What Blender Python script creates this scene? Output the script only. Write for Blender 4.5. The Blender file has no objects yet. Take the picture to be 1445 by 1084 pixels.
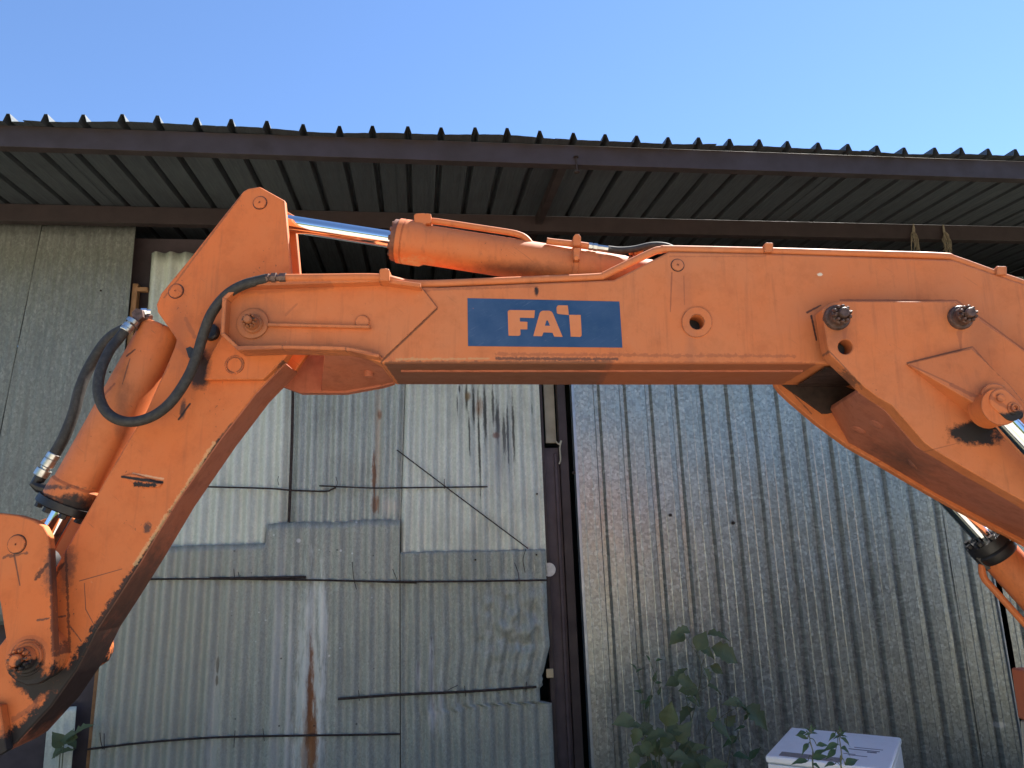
import bpy, bmesh, math, random
from mathutils import Vector, Matrix, noise
from mathutils.geometry import tessellate_polygon
random.seed(7)
scene = bpy.context.scene
COL = scene.collection
V = Vector

# ------------------------------------------------------------------ camera
CAM_H = 1.75                       # eye height of the photographer
F_PX, CX, CY = 1031.85, 722.5, 542.0
PITCH, YAW, ROLL = (math.radians(a) for a in (12.4446, 7.498, -2.018))
fwd = V((math.sin(YAW)*math.cos(PITCH), math.cos(YAW)*math.cos(PITCH), math.sin(PITCH)))
rt0 = V((math.cos(YAW), -math.sin(YAW), 0)); up0 = rt0.cross(fwd)
rt = rt0*math.cos(ROLL) + up0*math.sin(ROLL)
up = -rt0*math.sin(ROLL) + up0*math.cos(ROLL)
EYE = V((0, 0, CAM_H))
cam_data = bpy.data.cameras.new('camera'); cam = bpy.data.objects.new('camera', cam_data); COL.objects.link(cam)
cam.matrix_world = Matrix(((rt.x, up.x, -fwd.x, EYE.x), (rt.y, up.y, -fwd.y, EYE.y), (rt.z, up.z, -fwd.z, EYE.z), (0, 0, 0, 1)))
cam_data.sensor_width = 36; cam_data.lens = F_PX/1445*36
cam_data.clip_start = 0.05; cam_data.clip_end = 1000
scene.camera = cam

# ------------------------------------------------------------------ sky, sun, exposure
SUN = V((0.50, 0.35, 0.79)).normalized()
elev = math.asin(SUN.z); azim = math.atan2(SUN.x, SUN.y)
world = bpy.data.worlds.new('World'); scene.world = world; world.use_nodes = True
wn = world.node_tree; wn.nodes.clear()
wo = wn.nodes.new('ShaderNodeOutputWorld'); bg = wn.nodes.new('ShaderNodeBackground'); sk = wn.nodes.new('ShaderNodeTexSky')
sk.sky_type = 'NISHITA'; sk.sun_disc = False; sk.sun_elevation = elev; sk.sun_rotation = azim
sk.altitude = 1500; sk.air_density = 1.0; sk.dust_density = 0.05; sk.ozone_density = 6.0
bg.inputs['Strength'].default_value = 0.09
wn.links.new(sk.outputs[0], bg.inputs[0]); wn.links.new(bg.outputs[0], wo.inputs[0])
sd = bpy.data.lights.new('sun', 'SUN'); sd.energy = 5.0; sd.angle = math.radians(0.5); sd.color = (1, 0.95, 0.87)
so = bpy.data.objects.new('sun', sd); COL.objects.link(so); so.rotation_euler = SUN.to_track_quat('Z', 'Y').to_euler()
so.location = SUN*30
vs = scene.view_settings; vs.view_transform = 'Standard'; vs.look = 'None'; vs.exposure = 1.6; vs.gamma = 1; vs.use_curve_mapping = False

# ------------------------------------------------------------------ measuring helpers
def W(px, py, Y):
    """point of the upright plane y = Y met by the sight line through a photo pixel"""
    q = rt*((px-CX)/F_PX) + up*((CY-py)/F_PX) + fwd
    return EYE + q*(Y/q.y)
def WZ(px, py, z):
    q = rt*((px-CX)/F_PX) + up*((CY-py)/F_PX) + fwd
    return EYE + q*((z-CAM_H)/q.z)
# the excavator arm stands in its own upright plane: A along the boom, N away from the camera, U up
A = rt.copy(); N = V((0, 0, 1)).cross(A).normalized(); U = A.cross(N)
cN, cU = fwd.dot(N), fwd.dot(U); uN, uU = up.dot(N), up.dot(U)
def L(px, py, d):
    a = (px-CX)/F_PX; b = (CY-py)/F_PX
    n = cN + b*uN; u = cU + b*uU
    return V((a*d/n, d, u*d/n))
def S(rpx, d): return rpx*d/F_PX*1.03          # pixel radius to metres at depth d

# ------------------------------------------------------------------ mesh helpers
def finish(bm, name, mat, parent=None, org=V((0, 0, 0)), bevel=0, angle=35, smooth=True, seg=2):
    bmesh.ops.recalc_face_normals(bm, faces=bm.faces)
    me = bpy.data.meshes.new(name)
    if org.length: bmesh.ops.translate(bm, verts=bm.verts, vec=-org)
    bm.to_mesh(me); bm.free()
    for p in me.polygons: p.use_smooth = smooth
    if smooth: me.set_sharp_from_angle(angle=math.radians(angle))
    for m in (mat if isinstance(mat, (list, tuple)) else [mat]): me.materials.append(m)
    o = bpy.data.objects.new(name, me); COL.objects.link(o)
    if parent: o.parent = parent
    else: o.location = org
    if bevel:
        b = o.modifiers.new('bevel', 'BEVEL'); b.width = bevel; b.segments = seg; b.limit_method = 'ANGLE'; b.angle_limit = math.radians(30)
        b.harden_normals = False
    return o
def thing(name, label, cat, loc=(0, 0, 0), group=None, rot=None):
    o = bpy.data.objects.new(name, None); COL.objects.link(o); o.location = loc; o.empty_display_size = 0.1
    if rot: o.rotation_euler = rot
    return tag(o, label, cat, group)
def tag(o, label=None, cat=None, group=None, kind=None):
    if label: o['label'] = label
    if cat: o['category'] = cat
    if group: o['group'] = group
    if kind: o['kind'] = kind
    return o
def prism_pts(bm, pts, v, holes=(), key=None):
    """pts: planar outline, v: extrusion vector; key: outline indices joined to the single hole (makes two n-gons)"""
    loops = [list(pts)] + [list(h) for h in holes]
    area = lambda l: sum(p.x*q.z-q.x*p.z for p, q in zip(l, l[1:]+l[:1]))
    if key and area(loops[0])*area(loops[1]) > 0: loops[1].reverse()
    flat = [p for l in loops for p in l]; n0 = len(loops[0])
    a = [bm.verts.new(p) for p in flat]; b = [bm.verts.new(p+v) for p in flat]
    if len(loops) == 1: faces = [list(range(n0))]
    elif key:
        it, ib = key; nh = len(loops[1])
        ht = min(range(nh), key=lambda i: (loops[1][i]-loops[0][it]).length); hb = min(range(nh), key=lambda i: (loops[1][i]-loops[0][ib]).length)
        run = lambda s, e, n: [(s+i) % n for i in range(((e-s) % n)+1)]
        faces = [run(it, ib, n0)+[n0+i for i in run(hb, ht, nh)], run(ib, it, n0)+[n0+i for i in run(ht, hb, nh)]]
    else: faces = tessellate_polygon(loops)
    for t in faces:
        bm.faces.new([a[i] for i in t]); bm.faces.new([b[i] for i in reversed(t)])
    k = 0
    for l in loops:
        n = len(l)
        for i in range(n):
            j = (i+1) % n
            bm.faces.new((a[k+i], a[k+j], b[k+j], b[k+i]))
        k += n
def prism(bm, poly, d_ref, d0, d1, holes=(), key=None):
    """poly in photo pixels read at depth d_ref, extruded along N from d0 to d1"""
    def conv(q):
        o = []
        for (x, y) in q:
            p = L(x, y, d_ref); o.append(V((p.x, d0, p.z)))
        return o
    prism_pts(bm, conv(poly), V((0, d1-d0, 0)), [conv(h) for h in holes], key)
def circ(cx, cy, r, n=24): return [(cx+r*math.cos(2*math.pi*i/n), cy+r*math.sin(2*math.pi*i/n)) for i in range(n)]
def frame(axis):
    z = axis.normalized(); x = z.orthogonal().normalized(); return x, z.cross(x), z
def lathe(bm, p0, p1, prof, n=24, close=True):
    """prof: [(t along the axis in metres, radius)] from p0 towards p1"""
    x, y, z = frame(p1-p0); rings = []
    for (t, r) in prof:
        rings.append([bm.verts.new(p0 + z*t + (x*math.cos(2*math.pi*i/n)+y*math.sin(2*math.pi*i/n))*max(r, 1e-4)) for i in range(n)])
    for a, b in zip(rings, rings[1:]):
        for i in range(n): bm.faces.new((a[i], a[(i+1) % n], b[(i+1) % n], b[i]))
    if close: bm.faces.new(rings[0][::-1]); bm.faces.new(rings[-1])
def cyl(bm, p0, p1, r, r2=None, n=20): lathe(bm, p0, p1, [(0, r), ((p1-p0).length, r if r2 is None else r2)], n)
def spline(pts, m=8):
    P = [pts[0]*2-pts[1]] + list(pts) + [pts[-1]*2-pts[-2]]; out = []
    for i in range(1, len(P)-2):
        for k in range(m):
            t = k/m; a, b, c, d = P[i-1], P[i], P[i+1], P[i+2]
            out.append(0.5*((2*b) + (c-a)*t + (2*a-5*b+4*c-d)*t*t + (3*b-a-3*c+d)*t**3))
    return out + [pts[-1]]
def sweep(bm, pts, r, n=10, cap=True):
    rr = r if callable(r) else (lambda t: r)
    T = [(pts[min(i+1, len(pts)-1)]-pts[max(i-1, 0)]).normalized() for i in range(len(pts))]
    x = T[0].orthogonal().normalized(); rings = []
    for i, p in enumerate(pts):
        x = (x - T[i]*x.dot(T[i])).normalized(); y = T[i].cross(x); q = rr(i/(len(pts)-1))
        rings.append([bm.verts.new(p+(x*math.cos(2*math.pi*k/n)+y*math.sin(2*math.pi*k/n))*q) for k in range(n)])
    for a, b in zip(rings, rings[1:]):
        for i in range(n): bm.faces.new((a[i], a[(i+1) % n], b[(i+1) % n], b[i]))
    if cap: bm.faces.new(rings[0][::-1]); bm.faces.new(rings[-1])
def box(bm, lo, hi):
    vs_ = [bm.verts.new((x, y, z)) for x in (lo[0], hi[0]) for y in (lo[1], hi[1]) for z in (lo[2], hi[2])]
    for f in ((0, 1, 3, 2), (4, 6, 7, 5), (0, 4, 5, 1), (2, 3, 7, 6), (0, 2, 6, 4), (1, 5, 7, 3)): bm.faces.new([vs_[i] for i in f])
def NB(): return bmesh.new()

# ------------------------------------------------------------------ materials
class NT:
    def __init__(s, name):
        s.m = bpy.data.materials.new(name); s.m.use_nodes = True; s.t = s.m.node_tree; s.t.nodes.clear()
        s.out = s.t.nodes.new('ShaderNodeOutputMaterial'); s.p = s.t.nodes.new('ShaderNodeBsdfPrincipled')
        s.t.links.new(s.p.outputs[0], s.out.inputs[0]); s.co = s.t.nodes.new('ShaderNodeTexCoord').outputs['Object']
    def set(s, sock, v):
        if isinstance(v, bpy.types.NodeSocket): s.t.links.new(v, sock)
        elif isinstance(v, tuple) and len(v) == 3 and sock.type == 'RGBA': sock.default_value = (*v, 1)
        else: sock.default_value = v
    def n(s, typ, out=0, ins=None, **kw):
        nd = s.t.nodes.new('ShaderNode'+typ)
        for k, v in kw.items(): setattr(nd, k, v)
        for k, v in (ins or {}).items(): s.set(nd.inputs[k], v)
        return nd.outputs[out]
    def math(s, op, a, b=0.0, c=0.0, clamp=False): return s.n('Math', 0, {0: a, 1: b, 2: c}, operation=op, use_clamp=clamp)
    def vmath(s, op, a, b): return s.n('VectorMath', 0, {0: a, 1: b}, operation=op)
    def noise(s, scale, detail=4, rough=.55, vec=None, dim=None): return s.n('TexNoise', 0, {'Vector': vec or s.co, 'Scale': scale, 'Detail': detail, 'Roughness': rough})
    def stretch(s, v): return s.vmath('MULTIPLY', s.co, v)
    def ramp(s, f, lo, hi, a=0.0, b=1.0): return s.n('MapRange', 0, {'Value': f, 'From Min': lo, 'From Max': hi, 'To Min': a, 'To Max': b}, clamp=True)
    def mix(s, f, a, b): 
        nd = s.t.nodes.new('ShaderNodeMix'); nd.data_type = 'RGBA'
        s.set(nd.inputs[0], f); s.set(nd.inputs[6], a); s.set(nd.inputs[7], b); return nd.outputs[2]
    def vec(s, a): return a
    def blob(s, c, r, wob=.5, nscale=30, soft=.25, dens=None, vec=None):
        """mask of a stain with a shape of its own: centre c, radii r (object space), ragged edge"""
        d = s.vmath('SUBTRACT', s.co, tuple(c)); d = s.vmath('DIVIDE', d, tuple(r))
        l = s.n('VectorMath', 1, {0: d}, operation='LENGTH')
        nz = s.noise(nscale*1.6, 9, .75, vec)
        l = s.math('ADD', l, s.math('MULTIPLY', s.math('SUBTRACT', nz, .5), wob*3.2))
        return s.ramp(l, 1-soft, 1+soft, 1, 0)
    def seg(s, p0, p1, r0, r1, wob=.5, nscale=60, soft=.3):
        """mask along a straight stroke p0-p1 in the upright plane, radius r0 to r1, ragged"""
        p0 = V((p0[0], 0, p0[2])); ba = V((p1[0], 0, p1[2]))-p0
        pa = s.vmath('SUBTRACT', s.vmath('MULTIPLY', s.co, (1, 0, 1)), tuple(p0))
        h = s.math('DIVIDE', s.n('VectorMath', 1, {0: pa, 1: tuple(ba)}, operation='DOT_PRODUCT'), ba.dot(ba), clamp=True)
        d = s.vmath('SUBTRACT', pa, s.n('VectorMath', 0, {0: tuple(ba), 'Scale': h}, operation='SCALE'))
        l = s.math('DIVIDE', s.n('VectorMath', 1, {0: d}, operation='LENGTH'), s.ramp(h, 0, 1, r0, r1))
        l = s.math('ADD', l, s.math('MULTIPLY', s.math('SUBTRACT', s.noise(nscale, 8, .75), .5), wob*4))
        return s.ramp(l, 1-soft, 1+soft, 1, 0)
    def bump(s, h, strength=.2, dist=.002): s.set(s.p.inputs['Normal'], s.n('Bump', 0, {'Height': h, 'Strength': strength, 'Distance': dist}))
    def go(s, col=None, rough=None, metal=None, spec=None):
        if col is not None: s.set(s.p.inputs['Base Color'], col)
        if rough is not None: s.set(s.p.inputs['Roughness'], rough)
        if metal is not None: s.set(s.p.inputs['Metallic'], metal)
        if spec is not None: s.set(s.p.inputs['Specular IOR Level'], spec)
        return s.m

ORANGE = (0.61, 0.165, 0.046)
def paint(name, base=ORANGE, stains=(), strokes=(), wear=0.0, wear_r=.006, dirt=.35, chips=.5):
    t = NT(name)
    big = t.noise(2.2, 6, .65); mid = t.noise(14, 8, .7); fine = t.noise(90, 5, .7)
    c = t.mix(t.ramp(big, .35, .68), base, (base[0]*.90, base[1]*1.12, base[2]*1.55))        # sun-bleached, chalky patches
    c = t.mix(t.math('MULTIPLY', t.ramp(t.noise(5.5, 8, .75), .5, .75), .5), c, (base[0]*.82, base[1]*.80, base[2]*.95))
    c = t.mix(t.math('MULTIPLY', t.ramp(mid, .5, .8), dirt), c, (base[0]*.5, base[1]*.48, base[2]*.6))
    c = t.mix(t.math('MULTIPLY', t.ramp(t.noise(38, 6, .75), .58, .75), dirt*.8), c, (base[0]*.6, base[1]*.5, base[2]*.5))
    c = t.mix(t.math('MULTIPLY', t.ramp(t.noise(55, 4, .6), .70, .76), .35), c, (.66, .33, .17))                     # pale rubbed specks
    st = t.noise(5, 7, .65, t.stretch((9, 9, .7)))                                         # faint runs
    c = t.mix(t.math('MULTIPLY', t.ramp(st, .54, .8), dirt*1.1), c, (.22, .07, .032))
    ch = t.math('MULTIPLY', t.ramp(fine, .66, .69), t.ramp(t.noise(6, 3, .5), .48, .6))
    c = t.mix(t.math('MULTIPLY', ch, chips), c, (.06, .032, .024))
    sc = t.noise(9, 3, .5, t.vmath('MULTIPLY', t.n('VectorRotate', 0, {'Vector': t.co, 'Angle': .9}, rotation_type='Y_AXIS'), (22, 3, 1)))
    c = t.mix(t.math('MULTIPLY', t.ramp(sc, .70, .74), .4*chips), c, (.16, .06, .035))
    if wear:
        nb = t.n('Bevel', 0, {'Radius': wear_r}, samples=6); ng = t.n('NewGeometry', 1)
        dt = t.n('VectorMath', 1, {0: nb, 1: ng}, operation='DOT_PRODUCT')
        e = t.math('ADD', t.ramp(dt, .999, .90), t.math('MULTIPLY', t.math('SUBTRACT', t.noise(60, 6, .75), .58), 3.2))
        e = t.math('MULTIPLY', t.ramp(e, .45, .6), t.ramp(dt, .999, .985))
        c = t.mix(t.math('MULTIPLY', e, wear), c, (.045, .028, .022))
    for (ctr, r, col, amt, wob, ns, soft) in stains:
        c = t.mix(t.math('MULTIPLY', t.blob(ctr, r, wob, ns, soft), amt), c, col)
    for (p0, p1, r0, r1, col, amt, wob, ns) in strokes:
        c = t.mix(t.math('MULTIPLY', t.seg(p0, p1, r0, r1, wob, ns), amt), c, col)
    t.bump(t.math('ADD', t.math('MULTIPLY', t.noise(9, 3), .6), t.math('MULTIPLY', fine, .25)), .25, .003)
    return t.go(c, t.ramp(mid, .3, .8, .52, .75), 0, .35)

def metal(name, base, rough=.4, metallic=.9, var=.25, scale=40):
    t = NT(name); nz = t.noise(scale, 5, .6)
    c = t.mix(t.ramp(nz, .35, .7), base, tuple(x*(1-var) for x in base))
    t.bump(nz, .1, .001)
    return t.go(c, t.ramp(nz, .3, .7, rough*.85, rough*1.2), metallic)
M_GLAND = metal('dirty_gland', (.22, .075, .035), .6, 0, .5, 40)
M_CHROME = metal('chrome', (.75, .76, .77), .09, 1, .06)
M_ZINC = metal('zinc_fitting', (.62, .62, .6), .3, .95, .35)
M_NUT = metal('greasy_pin_steel', (.15, .085, .065), .5, .25, .75, 70)
M_GREASE_SHADE = metal('black_grease_and_shade', (.014, .012, .013), .45, .0, .4)  # black for grease, and for the shade inside bored holes
M_MAROON = metal('maroon_primer', (.040, .026, .025), .6, .0, .35, 7)
M_RUST = metal('rusty_bar', (.05, .035, .03), .8, .2, .5, 50)
t = NT('rubber_hose'); nz = t.noise(60, 5, .7); c = t.mix(t.ramp(nz, .45, .8), (.022, .020, .018), (.06, .056, .05)); M_RUBBER = t.go(c, .68)
t = NT('decal_blue'); nz = t.noise(25, 6, .7); c = t.mix(t.ramp(nz, .5, .85), (.010, .048, .13), (.028, .072, .15))
fs = t.noise(70, 5, .7, t.vmath('MULTIPLY', t.n('VectorRotate', 0, {'Vector': t.co, 'Angle': .5}, rotation_type='Y_AXIS'), (.25, 1, 4)))
c = t.mix(t.math('MULTIPLY', t.ramp(t.noise(6, 7, .7), .4, .75), .6), c, (.055, .10, .20))
c = t.mix(t.math('MULTIPLY', t.ramp(fs, .60, .72), .5), c, (.14, .18, .27))
c = t.mix(t.math('MULTIPLY', t.ramp(t.noise(48, 7, .8), .68, .72), .8), c, (.42, .14, .06)); M_BLUE = t.go(c, .45)

def sheet_mat(name, base, rough, metallic, spangle=.3, streak=.3, stains=(), white=.15, vscale=110, dirt=(.12, .11, .09), dirt_amt=.4):
    t = NT(name)
    vr = t.n('TexVoronoi', 1, {'Vector': t.stretch((1, 0.05, 1 if metallic > .7 else .6)), 'Scale': vscale, 'Randomness': 1.0})
    vv = t.n('SeparateColor', 0, {0: vr}); v2 = t.n('SeparateColor', 1, {0: vr})
    c = t.mix(t.math('MULTIPLY', vv, spangle), base, tuple(x*.35 for x in base))
    c = t.mix(t.math('MULTIPLY', t.ramp(v2, .75, 1), spangle), c, tuple(min(1, x*1.5) for x in base))
    s1 = t.noise(6, 6, .65, t.stretch((6, 1, .35))); s2 = t.noise(11, 8, .75, t.stretch((9, 1, .4))); s3 = t.noise(16, 8, .8, t.stretch((12, 1, .25)))
    c = t.mix(t.math('MULTIPLY', t.ramp(s1, .42, .68), streak), c, tuple(x*.45 for x in base))
    c = t.mix(t.math('MULTIPLY', t.ramp(s3, .60, .74), streak*.6), c, tuple(x*.4 for x in base))
    c = t.mix(t.math('MULTIPLY', t.ramp(s2, .58, .72), white*1.2), c, (.66, .67, .64))
    fg = t.noise(120, 4, .7)
    c = t.mix(t.math('MULTIPLY', t.ramp(fg, .46, .66), min(.6, spangle*1.3)), c, tuple(x*.55 for x in base))
    sp = t.math('MULTIPLY', t.ramp(t.noise(75, 3, .6), .72, .75), t.ramp(t.noise(4, 3), .45, .6))
    c = t.mix(t.math('MULTIPLY', sp, .7 if metallic < .7 else .25), c, (.04, .035, .03))
    pt = t.noise(2.3, 6, .65)
    c = t.mix(t.math('MULTIPLY', t.ramp(pt, .5, .75), dirt_amt), c, dirt)
    for (ctr, r, col, amt, wob, ns, soft) in stains:
        vec = t.stretch((1, 1, .18)) if wob > 0 else None
        c = t.mix(t.math('MULTIPLY', t.blob(ctr, r, abs(wob), ns, soft, vec=vec), amt), c, col)
    h = t.math('ADD', t.math('MULTIPLY', vv, .3), t.math('MULTIPLY', t.noise(7, 6, .6), 2.2 if metallic < .7 else .35))
    t.bump(h, .3, .004 if metallic < .7 else .0025)
    rr = t.math('ADD', t.ramp(v2, 0, 1, rough*.8, rough*1.25), t.math('MULTIPLY', pt, .1))
    return t.go(c, rr, metallic)

# ------------------------------------------------------------------ the ground
t = NT('pale_yard_gravel')
g1 = t.noise(.35, 6, .6); g2 = t.noise(25, 6, .7)
c = t.mix(g2, (.44, .38, .29), (.60, .54, .43)); c = t.mix(t.ramp(g1, .60, .68), c, t.mix(t.noise(30, 5, .7), (.06, .09, .025), (.14, .17, .06)))
gy = t.n('SeparateXYZ', 1, {0: t.co}); edge = t.ramp(t.math('ADD', gy, t.math('MULTIPLY', g1, 1.2)), 1.2, 2.2)
c = t.mix(edge, c, t.mix(g2, (.045, .045, .025), (.10, .095, .06)))
t.bump(g2, .6, .02); M_GROUND = t.go(c, .9)
bm = NB()
for x in range(-12, 12):
    for y in range(-12, 12):
        pass
q = [bm.verts.new(p) for p in ((-200, -200, 0), (200, -200, 0), (200, 200, 0), (-200, 200, 0))]; bm.faces.new(q)
tag(finish(bm, 'ground', M_GROUND, smooth=False), kind='structure')

# woods far behind the photographer (seen only as the green band in the chrome rods)
bm = NB(); rr = random.Random(5)
for i in range(90):
    a_ = math.pi*(1.02+.96*i/89); R_ = rr.uniform(34, 46); h_ = rr.uniform(5, 9)
    m4 = Matrix.Translation((R_*math.cos(a_), R_*math.sin(a_), h_*.45)) @ Matrix.Diagonal((rr.uniform(2.5, 4), rr.uniform(2.5, 4), h_*.6, 1))
    r_ = bmesh.ops.create_icosphere(bm, subdivisions=2, radius=1, matrix=m4)
    for v in r_['verts']: v.co += V((noise.noise(v.co*.9), noise.noise(v.co*.9+V((9, 0, 0))), noise.noise(v.co*.9+V((0, 9, 0)))))*1.1
t = NT('woods_foliage'); nz = t.noise(1.5, 8, .7); M_WOODS = t.go(t.mix(nz, (.03, .06, .015), (.09, .14, .035)), .8)
tag(finish(bm, 'distant_woods', M_WOODS), kind='stuff')

# ------------------------------------------------------------------ the shed
SO = V((1.0, 5.0, 0))
shed = thing('shed', 'long metal shed with ribbed roof, patched grey corrugated sheets and galvanised panels', 'shed', SO)
def shed_part(bm, name, mat, label=None, bevel=0, parent=None, angle=35, smooth=True):
    o = finish(bm, name, mat, parent or shed, SO, bevel, angle, smooth)
    if label: o['label'] = label
    return o
def roof_z(y): return CAM_H + 2.297 + (y-4.1)*.0566
ROOF_Y0, ROOF_Y1 = 3.745, 9.3
PIT = .19; X0 = -2.329
def lseam(k): return X0 + PIT*k
M_ROOF = sheet_mat('roof_sheet_metal', (.085, .10, .112), .55, .35, .12, .3, white=.05, dirt=(.04, .042, .045), dirt_amt=.4)
K0, K1 = -13, 48
XA, XB = lseam(K0)-.09, lseam(K1)+.09
def roof_sheet(k0, k1):
    bm = NB(); prof = []
    for k in range(k0, k1+1):
        x = lseam(k); j = random.uniform(-.007, .007)
        prof += [(x-PIT/2-(.012 if k == k0 else 0), 0), (x-.05, .0012), (x-.021+j, 0), (x-.007+j, .045), (x+.007+j, .045), (x+.021+j, 0), (x+.05, .0012)]
    prof.append((lseam(k1)+PIT/2+.012, 0))
    lift = .0025*((k0-K0)//5 % 2)
    ys = [ROOF_Y0 + random.uniform(-.012, .012), 3.9, 4.4, 4.95, 7, ROOF_Y1]
    rows = []
    for i, y in enumerate(ys):
        rows.append([bm.verts.new((x, y + (.006*math.sin(x*9) if i == 0 else 0), roof_z(y)+z+lift + (.007*math.sin(x*5.1+k0)*(i == 0)))) for x, z in prof])
    for a, b in zip(rows, rows[1:]):
        for i in range(len(a)-1): bm.faces.new((a[i], a[i+1], b[i+1], b[i]))
    o = shed_part(bm, 'roof_sheet', M_ROOF, smooth=False)
    s = o.modifiers.new('thickness', 'SOLIDIFY'); s.thickness = .0016; s.offset = 1
k = K0
while k <= K1:
    roof_sheet(k, min(k+4, K1)); k += 5
# eave purlin (C section), inner purlin, rafters
def purlin(y, px_bot, name, w=.055):
    zb = W(*px_bot, y).z; zt = roof_z(y)-.004; bm = NB()
    tk = .006
    pr = [(0, 0), (w, 0), (w, .018), (w-tk, .018), (w-tk, tk), (tk, tk), (tk, zt-zb-tk), (w-tk, zt-zb-tk), (w-tk, zt-zb-.018), (w, zt-zb-.018), (w, zt-zb), (0, zt-zb)]
    nseg = 24; cs = []
    prism_pts(bm, [V((XA+.03, y+a, zb+b)) for a, b in pr], V((XB-XA-.06, 0, 0)))
    return shed_part(bm, name, M_MAROON, bevel=.0015)
purlin(3.80, (720, 229.5), 'eave_purlin'); purlin(4.864, (700, 325), 'inner_purlin', .06)
for xr, y0 in ((lseam(16.75), 3.86), (lseam(-8), 3.86), (lseam(42), 3.86)):
    bm = NB(); z0, z1 = roof_z(y0)-.012, roof_z(9)-.012
    prism_pts(bm, [V((xr, y0, z0)), V((xr, y0, z0-.06)), V((xr, 9, z1-.06)), V((xr, 9, z1))], V((.05, 0, 0)))
    shed_part(bm, 'rafter', M_MAROON, bevel=.002)
bm = NB(); xb_ = lseam(16.75)+.02
for a, b in (((0, 0), (0, -.12)),):
    p = W(813, 222, 3.79); cyl(bm, p, p+V((0, 0, -.10)), .004, n=8); cyl(bm, p+V((0, 0, .0)), p+V((0, 0, .006)), .016, n=6); cyl(bm, p+V((0, 0, -.098)), p+V((0, 0, -.092)), .018, n=6)
shed_part(bm, 'hanging_bolt', M_RUST)
# bird droppings and paint specks on steel are left to the material

# ---- corrugated sheets
def sine(p, a, ph=0): return lambda x: a*math.sin(2*math.pi*x/p+ph)
def grooves(p, x0, w, d, micro=True):
    def f(x):
        u = (x-x0) % p
        u = min(u, p-u)
        y = 0
        if u < w/2: y = d if u < w/2-.009 else d*(w/2-u)/.009
        if micro:
            for m in (.065, -.065):
                v = abs(((x-x0-p/2-m*.5) % p + p/2) % p - p/2)
                if v < .004: y -= .003
        return y
    return f
def sheet(name, mat, xl, xr, top, bot, Y, prof, cols, rows=26, jag=.004, dent=.006, label=None, smooth=True, seed=0, tilt=0.0):
    """xl, xr: side edges as functions of z; top, bot: edges as functions of x; cols: list of u in 0..1 or step"""
    bm = NB(); f = lambda q: q if callable(q) else (lambda _: q)
    xl, xr, top, bot = f(xl), f(xr), f(top), f(bot)
    zm = (top((xl(2)+xr(2))/2)+bot((xl(2)+xr(2))/2))/2
    xa, xb = min(xl(zm+i*.3) for i in range(-4, 5)), max(xr(zm+i*.3) for i in range(-4, 5))
    us = cols if isinstance(cols, list) else [i/cols for i in range(cols+1)]
    g = []
    for u in us:
        c = []; xm = xa+(xb-xa)*u
        for r in range(rows+1):
            v = r/rows; z = bot(xm)+(top(xm)-bot(xm))*v
            if r in (0, rows): z += jag*noise.noise(V((xm*9, seed*3.1, r)))
            L_, R_ = xl(z), xr(z); x = L_+(R_-L_)*(xm-xa)/(xb-xa)
            y = Y + prof(xm) + dent*noise.noise(V((x*2.2, seed, z*1.8))) + dent*.4*noise.noise(V((x*7, seed+5, z*4))) + tilt*(v-.5)
            c.append(bm.verts.new((x, y, z)))
        g.append(c)
    for a, b in zip(g, g[1:]):
        for i in range(rows): bm.faces.new((a[i], b[i], b[i+1], a[i+1]))
    o = shed_part(bm, name, mat, label, smooth=smooth, angle=50)
    s = o.modifiers.new('thickness', 'SOLIDIFY'); s.thickness = .0012; s.offset = 1
    return o
def line(p, q):      # x as a function of z through two wall points
    return lambda z: p.x + (q.x-p.x)*(z-p.z)/(q.z-p.z)
def zline(p, q): return lambda x: p.z + (q.z-p.z)*(x-p.x)/(q.x-p.x)
def loc(px, py, Y): return W(px, py, Y)-SO
RUSTC = (.22, .085, .03)
GREY = (.40, .42, .41)
def rad(x, z): return (x, .3, z)
M_A = sheet_mat('old_spangled_sheet', (.28, .29, .255), .5, .4, .5, .55, white=.15, vscale=95, dirt=(.16, .155, .13), dirt_amt=.35)
M_B = sheet_mat('pale_corrugated_sheet', (.67, .70, .60), .5, .25, .18, .3, white=.3, dirt=(.30, .31, .25), dirt_amt=.35)
M_C = sheet_mat('grey_corrugated_sheet_rusted', (.47, .50, .445), .5, .4, .3, .5, white=.35, stains=[
    (loc(533, 600, 5), rad(.018, .40), (.50, .38, .25), .55, .7, 14, .5),
    (loc(528, 672, 5), rad(.012, .13), RUSTC, .85, 1.0, 30, .3), (loc(530, 712, 5), rad(.022, .055), RUSTC, .8, 1.1, 30, .3),
    (loc(536, 585, 5), rad(.015, .03), RUSTC, .7, .5, 40, .4), (loc(551, 715, 5), rad(.05, .05), (.6, .55, .47), .6, .9, 30, .5)])
BLK = (.02, .018, .015)
dst = []
for (x, y0, y1, w) in ((658, 545, 580, .008), (662, 585, 645, .006), (676, 560, 700, .007), (684, 548, 620, .012), (702, 570, 620, .016), (711, 590, 640, .012), (716, 575, 660, .008), (724, 560, 650, .008), (648, 545, 556, .006), (750, 570, 585, .004), (695, 545, 600, .008), (668, 545, 600, .010), (645, 560, 585, .004)):
    dst.append((loc(x, (y0+y1)/2, 5), rad(w, abs(W(x, y1, 5).z-W(x, y0, 5).z)/2), BLK, .85, .9, 60, .35))
dst += [(loc(700, 615, 5), rad(.025, .022), RUSTC, .9, .4, 40, .3), (loc(676, 575, 5), rad(.02, .06), RUSTC, .6, .9, 50, .4), (loc(660, 560, 5), rad(.018, .03), (.2, .11, .03), .8, .8, 50, .4),
        (loc(705, 640, 5), rad(.07, .22), (.2, .21, .23), .45, .7, 25, .6)]
M_D = sheet_mat('pale_corrugated_sheet_streaked', (.64, .67, .58), .5, .3, .2, .35, white=.35, stains=dst)
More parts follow.
